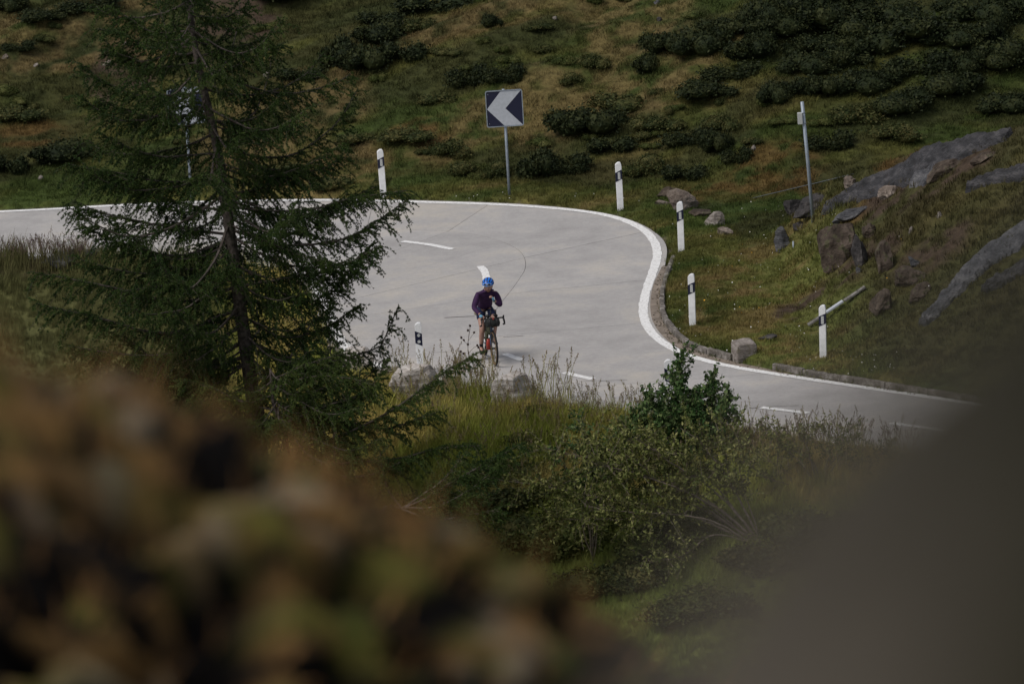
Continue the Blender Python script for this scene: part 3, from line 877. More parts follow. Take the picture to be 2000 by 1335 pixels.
for (px, py, w, h, m, lab, dp, sd_, sink, tl) in RK:
    if lab.startswith("square pale"):
        o = rock(px, py, w, h, M[m], lab, "concrete block", "concrete_block", dp, sd_, rz=0.5, tilt=0.0, sink=0.2)
        V, Fp = box((0, 0, 0), (w / 98 * 1.0, 0.42, 0.5)); mb = MB(); mb.add(V, Fp)
        bm = bmesh.new(); tmp = mesh_np("t", np.array(V), np.vstack(mb.F), M['rock_pale']); bm.from_mesh(tmp)
        bmesh.ops.subdivide_edges(bm, edges=bm.edges, cuts=6, use_grid_fill=True)
        for v in bm.verts:
            c = np.array(v.co[:]); k = (vn3(c[None] * 6 + 5, 2)[0] - .5) * .05
            v.co += v.co.normalized() * k
            if abs(c[0]) > .15 and abs(c[2]) > .2: v.co *= 0.94
        bm.to_mesh(tmp); bm.free(); o.data = tmp; bevel_obj(o, 0.02)
        p = hit(px, py); o.location = (p[0] + 0.03, p[1] + .2, p[2] + 0.10); o.rotation_euler = (0.05, 0.0, 0.25)
        continue
    rock(px, py, w, h, M[m], lab, "rock", "rock", dp, sd_, tilt=tl, sink=0.42 + sink * .3)
# long slabs: outcrops that follow the bank surface
def slab_rock(pts, wid, mat, label, seed, lift=0.12, Ys=None):
    P = np.array([hit(a, b) for a, b in pts]) if Ys is None else np.array([at_y(a, b, y) for (a, b), y in zip(pts, Ys)])
    P = catmull(P, 14); n = len(P); m_ = 15
    T = np.gradient(P, axis=0); T[:, 2] = 0; T /= np.linalg.norm(T, axis=1)[:, None]
    N = np.stack([-T[:, 1], T[:, 0], 0 * T[:, 0]], 1)
    s = np.linspace(0, 1, n)
    wv = np.interp(s, np.linspace(0, 1, len(wid)), wid)
    V = []
    for i in range(n):
        for j in range(m_):
            q = j / (m_ - 1) * 2 - 1
            rag = (vn(i * .5, seed, 3) - .5) * .3 + (vn(i * .9, seed + 8 + (q > 0) * 5, 3) - .5) * .25
            c = P[i] + N[i] * q * wv[i] * (1 + rag)
            ed = 1 - abs(q) ** 6
            zz = (H(c[0], c[1])) + lift * min(1, 3 * (1 - abs(q))) * (1 if 0 < i < n - 1 else -1) - (0.10 if j in (0, m_ - 1) else 0)
            zz += (fbm(np.array(c[0] * 2.5), np.array(c[1] * 2.5 + seed), 5) - .5) * .10 + (fbm(np.array(i * .35), np.array(j * .5 + seed), 9) - .5) * .16
            V.append((c[0], c[1], zz))
    Fq = [(i * m_ + j, i * m_ + j + 1, (i + 1) * m_ + j + 1, (i + 1) * m_ + j) for i in range(n - 1) for j in range(m_ - 1)]
    V = np.array(V); c0 = V.mean(0)
    # closed underside
    n0 = len(V); V2 = V.copy(); V2[:, 2] -= 0.45
    Fb = [tuple(reversed([q + n0 for q in f])) for f in Fq]
    def edge(a, b): return (a, a + n0, b + n0, b)
    Fs = [edge(j, j + 1) for j in range(m_ - 1)] + [edge((n - 1) * m_ + j + 1, (n - 1) * m_ + j) for j in range(m_ - 1)]
    Fs += [edge((i + 1) * m_, i * m_) for i in range(n - 1)] + [edge(i * m_ + m_ - 1, (i + 1) * m_ + m_ - 1) for i in range(n - 1)]
    o = link("rock_outcrop", mesh_np("rock_outcrop", np.vstack([V, V2]) - c0, np.array(Fq + Fb + Fs), mat, smooth=False)); o.location = tuple(c0)
    bm = bmesh.new(); bm.from_mesh(o.data); bmesh.ops.recalc_face_normals(bm, faces=bm.faces); bm.to_mesh(o.data); bm.free()
    tag(o, label, "rock outcrop")
slab_rock([(1606,420),(1660,385),(1740,350),(1820,318),(1900,288),(1975,268)], [.10, .22, .42, .46, .30, .10], M['rock_slab'], "long smooth dark grey slab running up the crest of the bank", 5)
slab_rock([(1780,360),(1815,345),(1845,330)], [.1, .28, .1], M['rock_grey'], "short pale grey slab just below the long crest slab", 9)
slab_rock([(1885,372),(1940,352),(2010,335),(2080,320)], [.1, .18, .25, .25], M['rock_slab'], "grey rock streak at the right edge under the brown band", 13)
slab_rock([(1800,640),(1830,605),(1890,545),(1950,495),(2040,440)], [.12, .25, .35, .45, .6], M['rock_grey'], "broad pale grey slab descending the bank at the right edge", 17)
slab_rock([(1920,575),(1970,545),(2030,510)], [.12, .25, .3], M['rock_slab'], "faint grey slab below the broad slab near the blurred stone", 19)

# pale stones along the near road edge
for (px, py, w, h, m, lab, dp, sd_, dz) in [
 (705,738,90,74,'rock_strata',"flat-topped pale stone with grey front beside the little larches",.6,61,0),
 (650,712,50,45,'rock_pale',"pale stone half hidden by the little larch twigs",.5,67,0),
 (770,752,70,46,'rock_pale',"low pale stone just left of the round-reflector post",.45,62,0),
 (815,795,130,104,'rock_strata',"pale ribbed slab tilted in the grass below the post",.7,63,0),
 (880,775,60,50,'rock_tan',"tan stone showing through grass right of the ribbed slab",.4,64,0),
 (1004,815,118,100,'rock_strata',"broad pale layered stone in front of the bicycle wheel",.8,65,0)]:
    rock(px, py, w, h, M[m], lab, "stone", "roadside_stone", dp, sd_, rz=0.1, tilt=-0.12, flat=0.5, sink=0.15, z0=-0.05)

# ------------------------------------------------------------------ leaf-built plants
def leaves(C, size, aspect, rng, up=0.0):
    """diamond leaves at centres C"""
    n = len(C)
    a = rng.normal(size=(n, 3)); a[:, 2] += up; a /= np.linalg.norm(a, axis=1)[:, None]
    b = rng.normal(size=(n, 3)); b -= (b * a).sum(1)[:, None] * a; b /= np.linalg.norm(b, axis=1)[:, None]
    s = (size * rng.uniform(0.6, 1.3, n))[:, None]
    V = np.stack([C - a * s * .5, C + b * s * aspect * .5, C + a * s * .5, C - b * s * aspect * .5], 1).reshape(-1, 3)
    F = np.arange(4 * n).reshape(n, 4)
    return V, np.vstack([F[:, [0, 1, 2]], F[:, [0, 2, 3]]])

def shrub_mesh(seed, mat, n=2600, leaf=0.05):
    rng = np.random.default_rng(seed)
    # lumpy dome of several cushions, unit width, height about 0.45
    k = rng.integers(5, 9)
    cs = np.c_[rng.uniform(-.33, .33, k), rng.uniform(-.22, .22, k), rng.uniform(0.02, .16, k)]
    rs = rng.uniform(.10, .25, k)
    mb = MB(); P = []
    for c, r in zip(cs, rs):
        d = rng.normal(size=(n // k, 3)); d[:, 2] = np.abs(d[:, 2]) - .25; d /= np.linalg.norm(d, axis=1)[:, None]
        P.append(c + d * r * (rng.uniform(.80, 1.0, (len(d), 1)) + rng.exponential(.16, (len(d), 1))) * (1, 1, .8))
        V = ICO[2][0] * r * .86 * (1, 1, .8) + c
        mb.add(V, ICO[2][1])
    P = np.vstack(P); P = P[P[:, 2] > -.12]
    V, Fq = leaves(P, leaf, .55, rng, 0.4); mb.add(V, Fq)
    return mesh_np("dwarf_shrub", np.vstack(mb.V), np.vstack(mb.F), mat)
SM_d = [shrub_mesh(100 + i, M['shrub_d']) for i in range(4)]
SM_g = [shrub_mesh(250 + i, M['shrub_g']) for i in range(4)]
SM_o = [shrub_mesh(200 + i, M['shrub_o']) for i in range(4)]
def shrub(px, py, w, h, tone, label, group=None):
    p = hit(px, py); sc = ppm(p[1])
    o = link("dwarf_shrub", random.choice({'d': SM_d, 'o': SM_o, 'g': SM_g}[tone]))
    W = w / sc; Hh = h / sc
    dpt = max(W * .5, min(1.0, Hh * 1.3))
    o.scale = (W * 1.25, dpt * 2.0, max(.4, Hh * 2.9)); o.rotation_euler = (0, 0, random.uniform(-.25, .25) + (math.pi if random.random() < .5 else 0))
    o.location = (p[0], p[1] + dpt * .35, H(p[0], p[1] + dpt * .35))
    tag(o, label, "shrub", group)
SH = [
 (968,54,46,28,'d',"small round dark shrub alone on the open upper slope"),
 (915,176,80,42,'d',"dark shrub immediately above the left half of the arrow sign"),
 (985,172,80,36,'d',"greyer shrub immediately above the right half of the arrow sign"),
 (650,132,80,55,'d',"tall left end of the big dark thicket right of the larch top"),
 (715,144,110,50,'d',"low front mound of the big dark thicket"),
 (790,125,90,42,'d',"right end of the big dark thicket"),
 (725,92,110,40,'d',"upper back mound of the big dark thicket"),
 (590,160,100,26,'d',"thin dark row trailing left of the big thicket"),
 (745,52,90,30,'d',"dark shrub above the big thicket"),
 (820,62,70,30,'o',"olive shrub touching the pale stone near the top"),
 (850,28,150,40,'d',"wide dark shrub cut by the top edge left of centre"),
 (540,18,130,34,'d',"dark shrub cut by the top edge beside the larch top"),
 (95,50,100,26,'d',"flat dark shrub on the upper left slope"),
 (175,34,120,30,'d',"dark shrub touching the larch top on the left"),
 (20,28,60,30,'d',"dark shrub in the upper left corner"),
 (35,110,70,20,'d',"low dark shrub at the left edge above the white stone"),
 (100,326,130,38,'d',"broad dark shrub just above the left road end"),
 (20,340,70,40,'d',"dark shrub at the left edge above the road"),
 (40,240,120,26,'o',"reddish low shrub strip at the left edge mid slope"),
 (1150,268,140,52,'d',"big spreading dark shrub right of the arrow sign pole"),
 (1205,222,120,32,'o',"green shrub resting on top of the big spreading one"),
 (1120,168,60,20,'o',"small olive shrub between sign and upper right thickets"),
 (1160,138,60,24,'o',"small greyish shrub up the slope right of the sign"),
 (1255,150,60,32,'d',"small dark shrub left below the upper right thicket"),
 (1305,105,90,40,'d',"left mound of the upper right thicket"),
 (1370,112,110,50,'d',"middle mound of the upper right thicket"),
 (1420,72,100,30,'d',"back mound of the upper right thicket"),
 (1440,125,70,26,'d',"small dark mound right of the upper right thicket"),
 (1430,162,120,32,'d',"long dark shrub in the middle of the right slope"),
 (1400,200,130,36,'d',"oval dark shrub above the short grass and boulders"),
 (1475,98,70,32,'d',"dark shrub between the pole head and the top thicket"),
 (1500,60,100,50,'d',"black thicket at the top right of centre"),
 (1590,70,130,50,'d',"black thicket straight above the tall pole"),
 (1520,205,70,40,'d',"dark round shrub just left of the pole top"),
 (1600,190,90,40,'d',"dark shrub just right of the pole top"),
 (1580,150,110,40,'d',"dark shrub directly above the pole top"),
 (1680,120,150,50,'d',"wide dark shrub in the upper right field"),
 (1720,60,150,50,'d',"wide black shrub near the top right edge"),
 (1830,90,160,55,'d',"massive black shrub in the upper right corner area"),
 (1930,50,150,50,'d',"black shrub in the very upper right corner"),
 (1950,130,140,50,'d',"black shrub at the right edge near the top"),
 (1800,155,140,45,'d',"dark shrub below the massive black one"),
 (1690,190,120,42,'d',"dark shrub halfway between pole and right edge"),
 (1880,200,130,42,'d',"dark shrub above the far end of the crest slab"),
 (1780,230,120,36,'d',"low dark shrub close above the crest slab"),
 (1970,225,110,36,'d',"dark shrub at the right edge just above the crest"),
 (1660,250,110,36,'o',"olive shrub right of the pole middle"),
 (1740,280,100,30,'o',"olive shrub on the slope behind the crest slab"),
 (1620,300,100,36,'d',"dark shrub behind the lower half of the pole"),
 (875,312,78,34,'o',"green shrub left of the arrow sign pole"),
 (975,350,70,32,'o',"low green shrub against the arrow sign pole"),
 (1040,350,90,50,'d',"dark shrub right against the arrow sign pole foot"),
 (1105,345,100,40,'d',"dark green shrub halfway between sign pole and right post"),
 (1195,302,100,32,'d',"dark shrub right above the right far post"),
 (1290,262,90,24,'o',"thin olive shrub in the middle right slope"),
 (1345,290,100,32,'d',"dark green shrub above the boulder pile"),
 (1410,255,70,26,'o',"olive shrub left of the pole mid height"),
 (1400,300,60,40,'d',"small dark shrub above the gully stone"),
 (1270,345,90,38,'o',"green shrub just behind the boulder pile"),
 (1340,355,90,34,'d',"dark green shrub at the foot of the slope behind the boulders"),
 (1440,325,60,34,'d',"dark shrub over the green gully"),
 (560,350,120,26,'o',"low olive shrub strip right of the larch above the road"),
 (640,372,110,26,'o',"low green shrub just above the road left of the far post"),
 (800,285,120,24,'o',"dark strip shrub left above the far left post"),
 (845,212,90,18,'o',"thin reddish olive shrub left of the sign"),
 (690,285,90,20,'o',"low shrub up the slope from the far left post"),
 (900,345,70,28,'o',"olive clump between the far left post and the sign pole"),
]
for (px, py, w, h, t, lab) in SH: shrub(px, py, w, h, t, lab)
rs = random.Random(5)
for k in range(110):
    px = rs.uniform(-60, 2060); py = rs.uniform(5, 372 if px < 1400 else 290)
    if px < 700 and rs.random() < .6: continue
    if abs(px - 988) < 55 and 150 < py < 270: continue
    zn = ("left of the larch" if px < 300 else "between the larch and the arrow sign" if px < 950 else "between the arrow sign and the right far post" if px < 1230 else "between the right far post and the tall pole" if px < 1560 else "right of the tall pole")
    hh_ = "high upslope " if py < 150 else "low on slope "
    tn = 'o' if rs.random() < .62 else 'd'
    shrub(px, py, rs.uniform(22, 60), rs.uniform(8, 18), 'g' if tn == 'o' else 'o', "small %s shrub %s%s" % ("pale olive" if tn == 'o' else "dark olive", hh_, zn), "small shrubs scattered over the far hillside")
for k in range(34):
    px, py = rs.uniform(1450, 2040), rs.uniform(10, 215)
    shrub(px, py, rs.uniform(60, 130), rs.uniform(26, 44), 'd', "dark shrub merged into the black thicket high on the right", "dark shrubs of the upper right thicket")

# ------------------------------------------------------------------ larches
def needle_tufts(C, D, rng, ln=0.034, per=6, wd=0.014):
    n = len(C)
    C = np.repeat(C, per, 0); D = np.repeat(D, per, 0)
    a = rng.normal(size=C.shape); a = a / np.linalg.norm(a, axis=1)[:, None] + D * 0.35
    a /= np.linalg.norm(a, axis=1)[:, None]
    b = np.cross(a, rng.normal(size=C.shape)); b /= np.linalg.norm(b, axis=1)[:, None]
    l = ln * rng.uniform(.7, 1.25, (len(C), 1))
    V = np.stack([C - b * wd * .5, C + b * wd * .5, C + a * l], 1).reshape(-1, 3)
    return V, np.arange(3 * len(C)).reshape(-1, 3)

def larch_branch(tree, P0, az, L, pitch, up, rng, nmat, droop=1.0, path=None, dens=1.0, r0=0.022, ln=0.032):
    """one limb with hanging side twigs; path overrides the grown axis (points relative to the tree)"""
    if path is None:
        s = np.linspace(0, 1, 12)
        dirh = np.array([math.cos(az), math.sin(az), 0])
        wob = np.cumsum(rng.normal(0, .018, (12, 3)), 0) * L
        z = pitch * s * L - 0.22 * droop * L * np.sin(s * math.pi * .75) + up * L * s ** 3
        A = P0 + dirh * (s * L)[:, None] + np.array([0, 0, 1.0]) * z[:, None] + wob * (s[:, None])
    else:
        A = catmull(np.array(path), 8)
        A = A + np.cumsum(rng.normal(0, .006, A.shape), 0)
        L = np.linalg.norm(np.diff(A, axis=0), axis=1).sum()
    A = resample(A, 0.05)
    n = len(A)
    wood = MB(); Rr = r0 * (1 - np.linspace(0, 1, n) * .85) + .002
    step = max(1, n // 16)
    q = list(range(0, n, step)); q = q if q[-1] == n - 1 else q + [n - 1]
    V, Fq = tube(A[q], Rr[q], 5, False); wood.add(V, Fq)
    C = []; Dv = []
    T = np.gradient(A, axis=0); T /= np.linalg.norm(T, axis=1)[:, None]
    tw = 0.036 / dens
    cnt = int(L / tw)
    for k in range(cnt):
        f = (k + rng.uniform(0, 1)) / cnt
        if f < 0.12: continue
        i = min(n - 2, int(f * (n - 1)))
        side = -1 if k % 2 else 1
        t = T[i]; lat = np.cross(t, (0, 0, 1.0)); lat /= np.linalg.norm(lat) + 1e-9
        tl = (0.18 + 0.62 * math.sin(min(1, f * .86) * math.pi) ** .8 * min(1, L / 2.0)) * rng.uniform(.45, 1.3) * (1.05 - f * .42)
        d0 = t * rng.uniform(.4, .9) + lat * side * rng.uniform(.3, 1.0) + np.array([0, 0, rng.uniform(-.5, .25)])
        d0 /= np.linalg.norm(d0)
        ss = np.linspace(0, 1, 6)[:, None]
        hang = -rng.uniform(.1, .85) * droop
        Pt = A[i] + d0 * ss * tl + np.array([0, 0, hang]) * tl * ss ** 2 + np.cumsum(rng.normal(0, .01, (6, 3)), 0)
        V, Fq = tube(Pt[[0, 2, 5]], [.0045, .0035, .002], 3, False); wood.add(V, Fq)
        m_ = max(3, int(tl / .016))
        u = rng.uniform(0.05, 1, m_) * 5
        j = np.minimum(4, u.astype(int)); fr = (u - j)[:, None]
        Cp = Pt[j] * (1 - fr) + Pt[j + 1] * fr; Dd = Pt[j + 1] - Pt[j]; Dd /= np.linalg.norm(Dd, axis=1)[:, None]
        C.append(Cp); Dv.append(Dd)
        # short side spurs
        if tl > .22:
            for e in range(int(tl / .09)):
                jj = rng.integers(1, 5); dd = Dd[0] * .6 + rng.normal(0, .6, 3) + (0, 0, -.35 * droop); dd /= np.linalg.norm(dd)
                sl = rng.uniform(.06, .18)
                m2 = max(2, int(sl / .024)); uu = rng.uniform(0, 1, m2)[:, None]
                C.append(Pt[jj] + dd * uu * sl); Dv.append(np.repeat(dd[None], m2, 0))
    ii = rng.integers(int(n * .25), n, int(L / .018)); C.append(A[ii]); Dv.append(T[ii])
    C = np.vstack(C); Dv = np.vstack(Dv)
    b = wood.build("branch", M['twig'], tree)
    V, Fq = needle_tufts(C, Dv, rng, ln=ln)
    nd = link("needles", mesh_np("needles", V, Fq, nmat), b)
    return b

TY = 64.0
base = at_y(508, 840, TY); 
base_g = np.array([base[0] + 0.02, TY, H(base[0], TY)])
tree = tag(empty("larch_tree", tuple(base_g)), "tall dark green larch with drooping boughs standing before the road on the left", "tree")
tp = [(503,830),(492,760),(476,650),(464,560),(452,470),(438,380),(428,310),(406,210),(390,140),(376,60),(366,-20),(352,-140),(344,-260),(338,-380)]
TP = [np.array([base_g[0] + .05, TY, base_g[2] - .3])] + [at_y(a, b, TY) for a, b in tp]
TP = np.array(TP) - base_g
TPc = catmull(TP, 8)
nT = len(TPc); rad = np.interp(np.arange(nT), [0, 12, 30, 55, 80, nT - 1], [.17, .14, .115, .085, .055, .01])
V, Fq = tube(TPc, rad, 14)
V = V + (vn3(V * 9, 2) - .5)[:, None] * .03
mb = MB(); mb.add(V, Fq); mb.build("trunk", M['bark'], tree, True)
rng = np.random.default_rng(3)
def trunk_at(z):
    k = np.argmin(abs(TPc[:, 2] - z)); return TPc[k]
def trunk_px(py):
    # height on the trunk for a picture row
    pr = [t[1] for t in tp]; zz = TP[1:, 2]
    return float(np.interp(py, pr[::-1], zz[::-1]))
# limbs traced after the photograph's outline (right and left), each with its own depth swing
LIMB = [ # start row, end px, mid sag px, depth swing (m), r0
 (445,[(560,478),(690,462),(795,392)],-0.5,.030), (560,[(560,545),(650,530),(740,480)],-.9,.026), (520,[(600,590),(690,520),(735,470)],-.3,.022),
 (395,[(560,425),(660,398),(735,366)],.4,.022), (400,[(580,410),(680,388),(800,370)],-.7,.024), (330,[(520,345),(610,320),(668,283)],-.3,.020), (300,[(520,330),(620,330),(672,295)],.5,.018),
 (235,[(480,235),(520,215),(555,180)],-.4,.017), (250,[(500,262),(540,250),(580,245)],.3,.015), (150,[(450,130),(500,108),(548,82)],-.4,.015), (110,[(440,95),(480,90),(520,75)],.3,.014),
 (455,[(330,440),(220,420),(140,388)],-.6,.028), (470,[(350,500),(240,480),(160,440)],-.9,.028), (410,[(330,390),(230,345),(130,322)],-.3,.024), (350,[(300,350),(220,330),(160,330)],.4,.020),
 (565,[(350,590),(200,560),(60,535)],-.6,.034), (600,[(330,650),(200,620),(75,590)],-1.0,.034), (545,[(350,540),(240,530),(150,505)],.3,.026), (640,[(380,680),(270,690),(130,670)],-1.2,.03), (690,[(400,720),(300,740),(180,690)],-.8,.03),
 (300,[(310,305),(240,285),(190,260)],-.4,.020), (225,[(300,230),(240,215),(195,195)],.3,.018), (180,[(290,190),(210,165),(148,125)],-.5,.018), (120,[(300,130),(250,110),(205,95)],.2,.016), (90,[(290,90),(240,65),(185,52)],-.4,.016), (60,[(300,60),(260,35),(210,12)],.3,.015),
 (620,[(560,660),(640,640),(700,600)],-.4,.024), (680,[(550,700),(610,720),(670,705)],-.6,.026), (700,[(400,740),(330,720),(240,650)],.4,.026), (30,[(430,30),(470,15),(490,-15)],.2,.014), (380,[(500,370),(560,340),(600,330)],.8,.02),
 (600,[(400,630),(330,690),(290,760)],-.9,.03), (480,[(380,540),(300,560),(230,570)],-1.2,.028), (430,[(520,470),(590,500),(640,510)],-1.0,.022),
]
for (row, pts, dyy, r0) in LIMB:
    z = trunk_px(row); s0 = trunk_at(z)
    P = [s0]
    for k, (a, b) in enumerate(pts): P.append(at_y(a, b, TY + dyy * (k + 1) / len(pts)) - base_g)
    larch_branch(tree, None, 0, 0, 0, 0, rng, M['needle'], path=P, r0=r0, dens=.95)
# remaining boughs all round, mostly towards and away from the camera
z = trunk_px(760)
ztop = TPc[-1, 2]
k = 0
while z < ztop - .15:
    frac = (z - 0) / ztop
    s0 = trunk_at(z)
    L = float(np.interp(z, [trunk_px(760), trunk_px(550), trunk_px(300), trunk_px(0), ztop], [2.9, 3.1, 2.7, 2.2, .4])) * rng.uniform(.35, 1.1)
    az = k * 2.4 + rng.uniform(-.4, .4)
    larch_branch(tree, s0, az, L, rng.uniform(-.15, .2), rng.uniform(.1, .35), rng, M['needle'], r0=.008 + .007 * L, dens=.72)
    z += rng.uniform(.08, .14); k += 1

# sprawling lower larch in front, right of the trunk
def pt(px, py, Y, o): return at_y(px, py, Y) - o
Y2 = 62.3
b2 = at_y(560, 1010, Y2); b2 = np.array([b2[0], Y2, H(b2[0], Y2)])
t2 = tag(empty("sprawling_larch", tuple(b2)), "low sprawling larch spreading right from below the big larch toward the bicycle", "tree")
TP2 = np.array([(0, 0, -.3), (.03, 0, .3), tuple(pt(560, 880, Y2, b2)), tuple(pt(535, 790, Y2, b2)), tuple(pt(528, 720, Y2, b2))])
V, Fq = tube(catmull(TP2, 6), np.linspace(.09, .02, 25), 10); mb = MB(); mb.add(V, Fq); mb.build("trunk", M['bark'], t2, True)
for st, pts, dyy, r0 in [
  ((560,880),[(660,850),(760,800),(850,735),(922,690)],-.5,.030), ((560,890),[(650,905),(760,900),(850,880),(930,872)],-.2,.026), ((560,900),[(640,930),(720,925),(800,890)],-.6,.024),
  ((545,830),[(640,790),(700,770),(735,735),(752,700)],-.3,.026), ((540,810),[(605,768),(660,745),(715,725)],.2,.022), ((550,850),[(650,820),(750,835),(850,800)],.3,.022),
  ((532,760),[(600,740),(660,740),(740,760)],-.4,.018), ((560,860),[(500,850),(440,800),(380,780)],-.4,.020), ((540,800),[(480,790),(420,760),(350,740)],-.2,.018), ((530,740),[(580,720),(640,700),(690,690)],.1,.014),
  ((560,905),[(600,960),(680,985),(760,960)],-.8,.02), ((545,820),[(600,850),(680,880),(740,860)],-.9,.022), ((532,750),[(580,780),(640,810),(700,800)],-.9,.02), ((540,800),[(560,830),(600,880),(640,900)],-1.0,.02)]:
    P = [pt(st[0], st[1], Y2, b2)] + [pt(a, b, Y2 + dyy * (k + 1) / len(pts), b2) for k, (a, b) in enumerate(pts)]
    larch_branch(t2, None, 0, 0, 0, 0, rng, M['needle2'], path=P, r0=r0, dens=.85, droop=.8)
for k in range(22):
    zz = rng.uniform(pt(560, 880, Y2, b2)[2], TP2[-1][2]); s0 = TP2[2] + (TP2[-1] - TP2[2]) * (zz - TP2[2][2]) / (TP2[-1][2] - TP2[2][2])
    larch_branch(t2, s0, k * 2.4, rng.uniform(.7, 1.5), .0, .25, rng, M['needle2'], r0=.014, dens=.8)
# lowest bough reaching right over the hollow, from a prostrate stem
b3 = at_y(700, 1075, 61.0); b3 = np.array([b3[0], 61.0, H(b3[0], 61.0)])
t3 = tag(empty("prostrate_larch", tuple(b3)), "lowest dark larch bough pointing right over the hollow below the dry grass", "tree")
P = [np.array((0, 0, -.1)), pt(740, 1020, 61, b3), pt(790, 990, 61, b3)]
V, Fq = tube(catmull(np.array(P), 6), np.linspace(.05, .02, 13), 8); mb = MB(); mb.add(V, Fq); mb.build("trunk", M['bark'], t3, True)
for pts, dyy in [([(850,960),(930,915),(1020,868)], -.2), ([(850,990),(920,960),(990,905)], -.5), ([(840,960),(880,925),(910,885)], .3), ([(760,960),(750,930),(742,880)], 0.1), ([(850,1010),(920,1000),(980,990)], -.6), ([(720,1000),(690,985),(650,990)], .2)]:
    P = [pt(785, 992, 61, b3)] + [pt(a, b, 61 + dyy * (k + 1) / 3, b3) for k, (a, b) in enumerate(pts)]
    larch_branch(t3, None, 0, 0, 0, 0, rng, M['needle'], path=P, r0=.018, dens=1.1, droop=.5)

# two little larches at the road edge behind the big one
def sapling(px, py_base, py_top, Y, label, lean_px, mat, Lmax):
    b = at_y(px, py_base, Y); b = np.array([b[0], Y, H(b[0], Y)])
    t = tag(empty("young_larch", tuple(b)), label, "tree", None)
    top = at_y(px + lean_px, py_top, Y) - b
    A = catmull(np.array([(0, 0, -.15), tuple(top * .5 + (.03, 0, 0)), tuple(top)]), 8)
    V, Fq = tube(A, np.linspace(.03, .006, len(A)), 8); mb = MB(); mb.add(V, Fq); mb.build("trunk", M['bark'], t, True)
    n = int(top[2] / .09)
    for k in range(n):
        f = (k + 1.5) / (n + 1.5)
        larch_branch(t, top * f, k * 2.4 + .4, max(.12, Lmax * (1 - f * .85)) * rng.uniform(.7, 1.1), .12, .2, rng, mat, r0=.007, dens=1.0, droop=.7)
sapling(590, 770, 545, 67.0, "bushy young larch just right of the big larch trunk", -4, M['needle2'], .75)
sapling(640, 750, 560, 68.0, "slender young larch with sparse twigs against the road", -2, M['needle'], .75)

# ------------------------------------------------------------------ willows and low bushes on the near slope
def willow(px, py, Y, stems, label, mat, nleaf, leaf=.075, twl=.45, name="willow_bush", seed=1, spread=.16, nt=14):
    """stems: list of pixel paths from the base"""
    r = np.random.default_rng(seed)
    b = at_y(px, py, Y); b = np.array([b[0], Y, H(b[0], Y)])
    t = tag(empty(name, tuple(b)), label, "bush")
    allC = []
    for (pts, dy, r0) in stems:
        P = [np.array((0, 0, -.1))] + [at_y(a, c, Y + dy * (k + 1) / len(pts)) - b for k, (a, c) in enumerate(pts)]
        A = resample(catmull(np.array(P), 8), .06); A = A + np.cumsum(r.normal(0, .006, A.shape), 0)
        n = len(A); mb = MB(); V, Fq = tube(A[::2], (r0 * (1 - np.linspace(0, 1, n) * .8))[::2], 6, False); mb.add(V, Fq)
        C = []
        T = np.gradient(A, axis=0); T /= np.linalg.norm(T, axis=1)[:, None] + 1e-9
        L = n * .06
        for k in range(int(nt * L)):
            f = r.uniform(.35, 1) ** .8; i = int(f * (n - 1))
            d = T[i] * .5 + r.normal(0, .6, 3) + (0, 0, .3); d /= np.linalg.norm(d)
            tl = twl * r.uniform(.4, 1.1)
            ss = np.linspace(0, 1, 5)[:, None]
            Pt = A[i] + d * ss * tl + np.array((0, 0, -.12)) * ss ** 2 * tl + np.cumsum(r.normal(0, .008, (5, 3)), 0)
            V, Fq = tube(Pt[[0, 2, 4]], [.005, .004, .002], 3, False); mb.add(V, Fq)
            m_ = max(4, int(nleaf * tl))
            u = r.uniform(.15, 1, m_) * 4; j = np.minimum(3, u.astype(int)); fr = (u - j)[:, None]
            C.append(Pt[j] * (1 - fr) + Pt[j + 1] * fr + r.normal(0, .028, (m_, 3)))
        st = mb.build("stem", M['wbark'], t, False)
        if C:
            C = np.vstack(C); V, Fq = leaves(C, leaf, .46, r, .5)
            link("leaves", mesh_np("leaves", V, Fq, mat), st)
    return t
willow(1330, 905, 66.0, [([(1335,820),(1338,705)], -.1, .02), ([(1320,830),(1315,735)], .15, .016), ([(1350,830),(1372,760)], -.2, .016), ([(1300,840),(1275,800)], .2, .016), ([(1360,850),(1345,790)], -.3, .016), ([(1400,860),(1425,790)], -.2, .014), ([(1300,830),(1262,770)], -.3, .018), ([(1375,830),(1395,740)], .2, .018), ([(1380,850),(1440,762)], .1, .016), ([(1290,850),(1235,812)], .3, .016), ([(1345,840),(1360,770)], .4, .014), ([(1310,850),(1290,800)], -.5, .014), ([(1370,860),(1400,810)], -.4, .014), ([(1280,870),(1215,850)], -.4, .014)],
  "dark green leafy willow top standing against the road", M['willow'], 75, .092, .46, seed=2, nt=22)
willow(1490, 1050, 62.5, [([(1400,960),(1310,900),(1240,850)], -.3, .028), ([(1380,980),(1250,930),(1150,900)], -.5, .028), ([(1370,1010),(1240,1000),(1130,985)], -.7, .024), ([(1420,940),(1370,870),(1330,840)], .1, .024), ([(1430,930),(1420,860),(1400,830)], .2, .020), ([(1380,1000),(1260,960),(1180,940)], .4, .02), ([(1350,970),(1200,880),(1130,870)], .3, .02), ([(1340,1000),(1200,1010),(1080,1010)], .1, .02), ([(1450,940),(1450,880),(1440,850)], .0, .016), ([(1350,960),(1180,900),(1040,870)], .2, .02), ([(1380,980),(1290,900),(1210,830)], .5, .02), ([(1330,1000),(1150,960),(980,930)], .1, .02), ([(1400,1040),(1330,1080),(1250,1090)], -.6, .02), ([(1390,940),(1300,870),(1260,850)], .5, .02)],
  "wide olive willow with bare grey stems fanning from the lower right", M['willow_o'], 44, .078, .68, seed=3, nt=17)
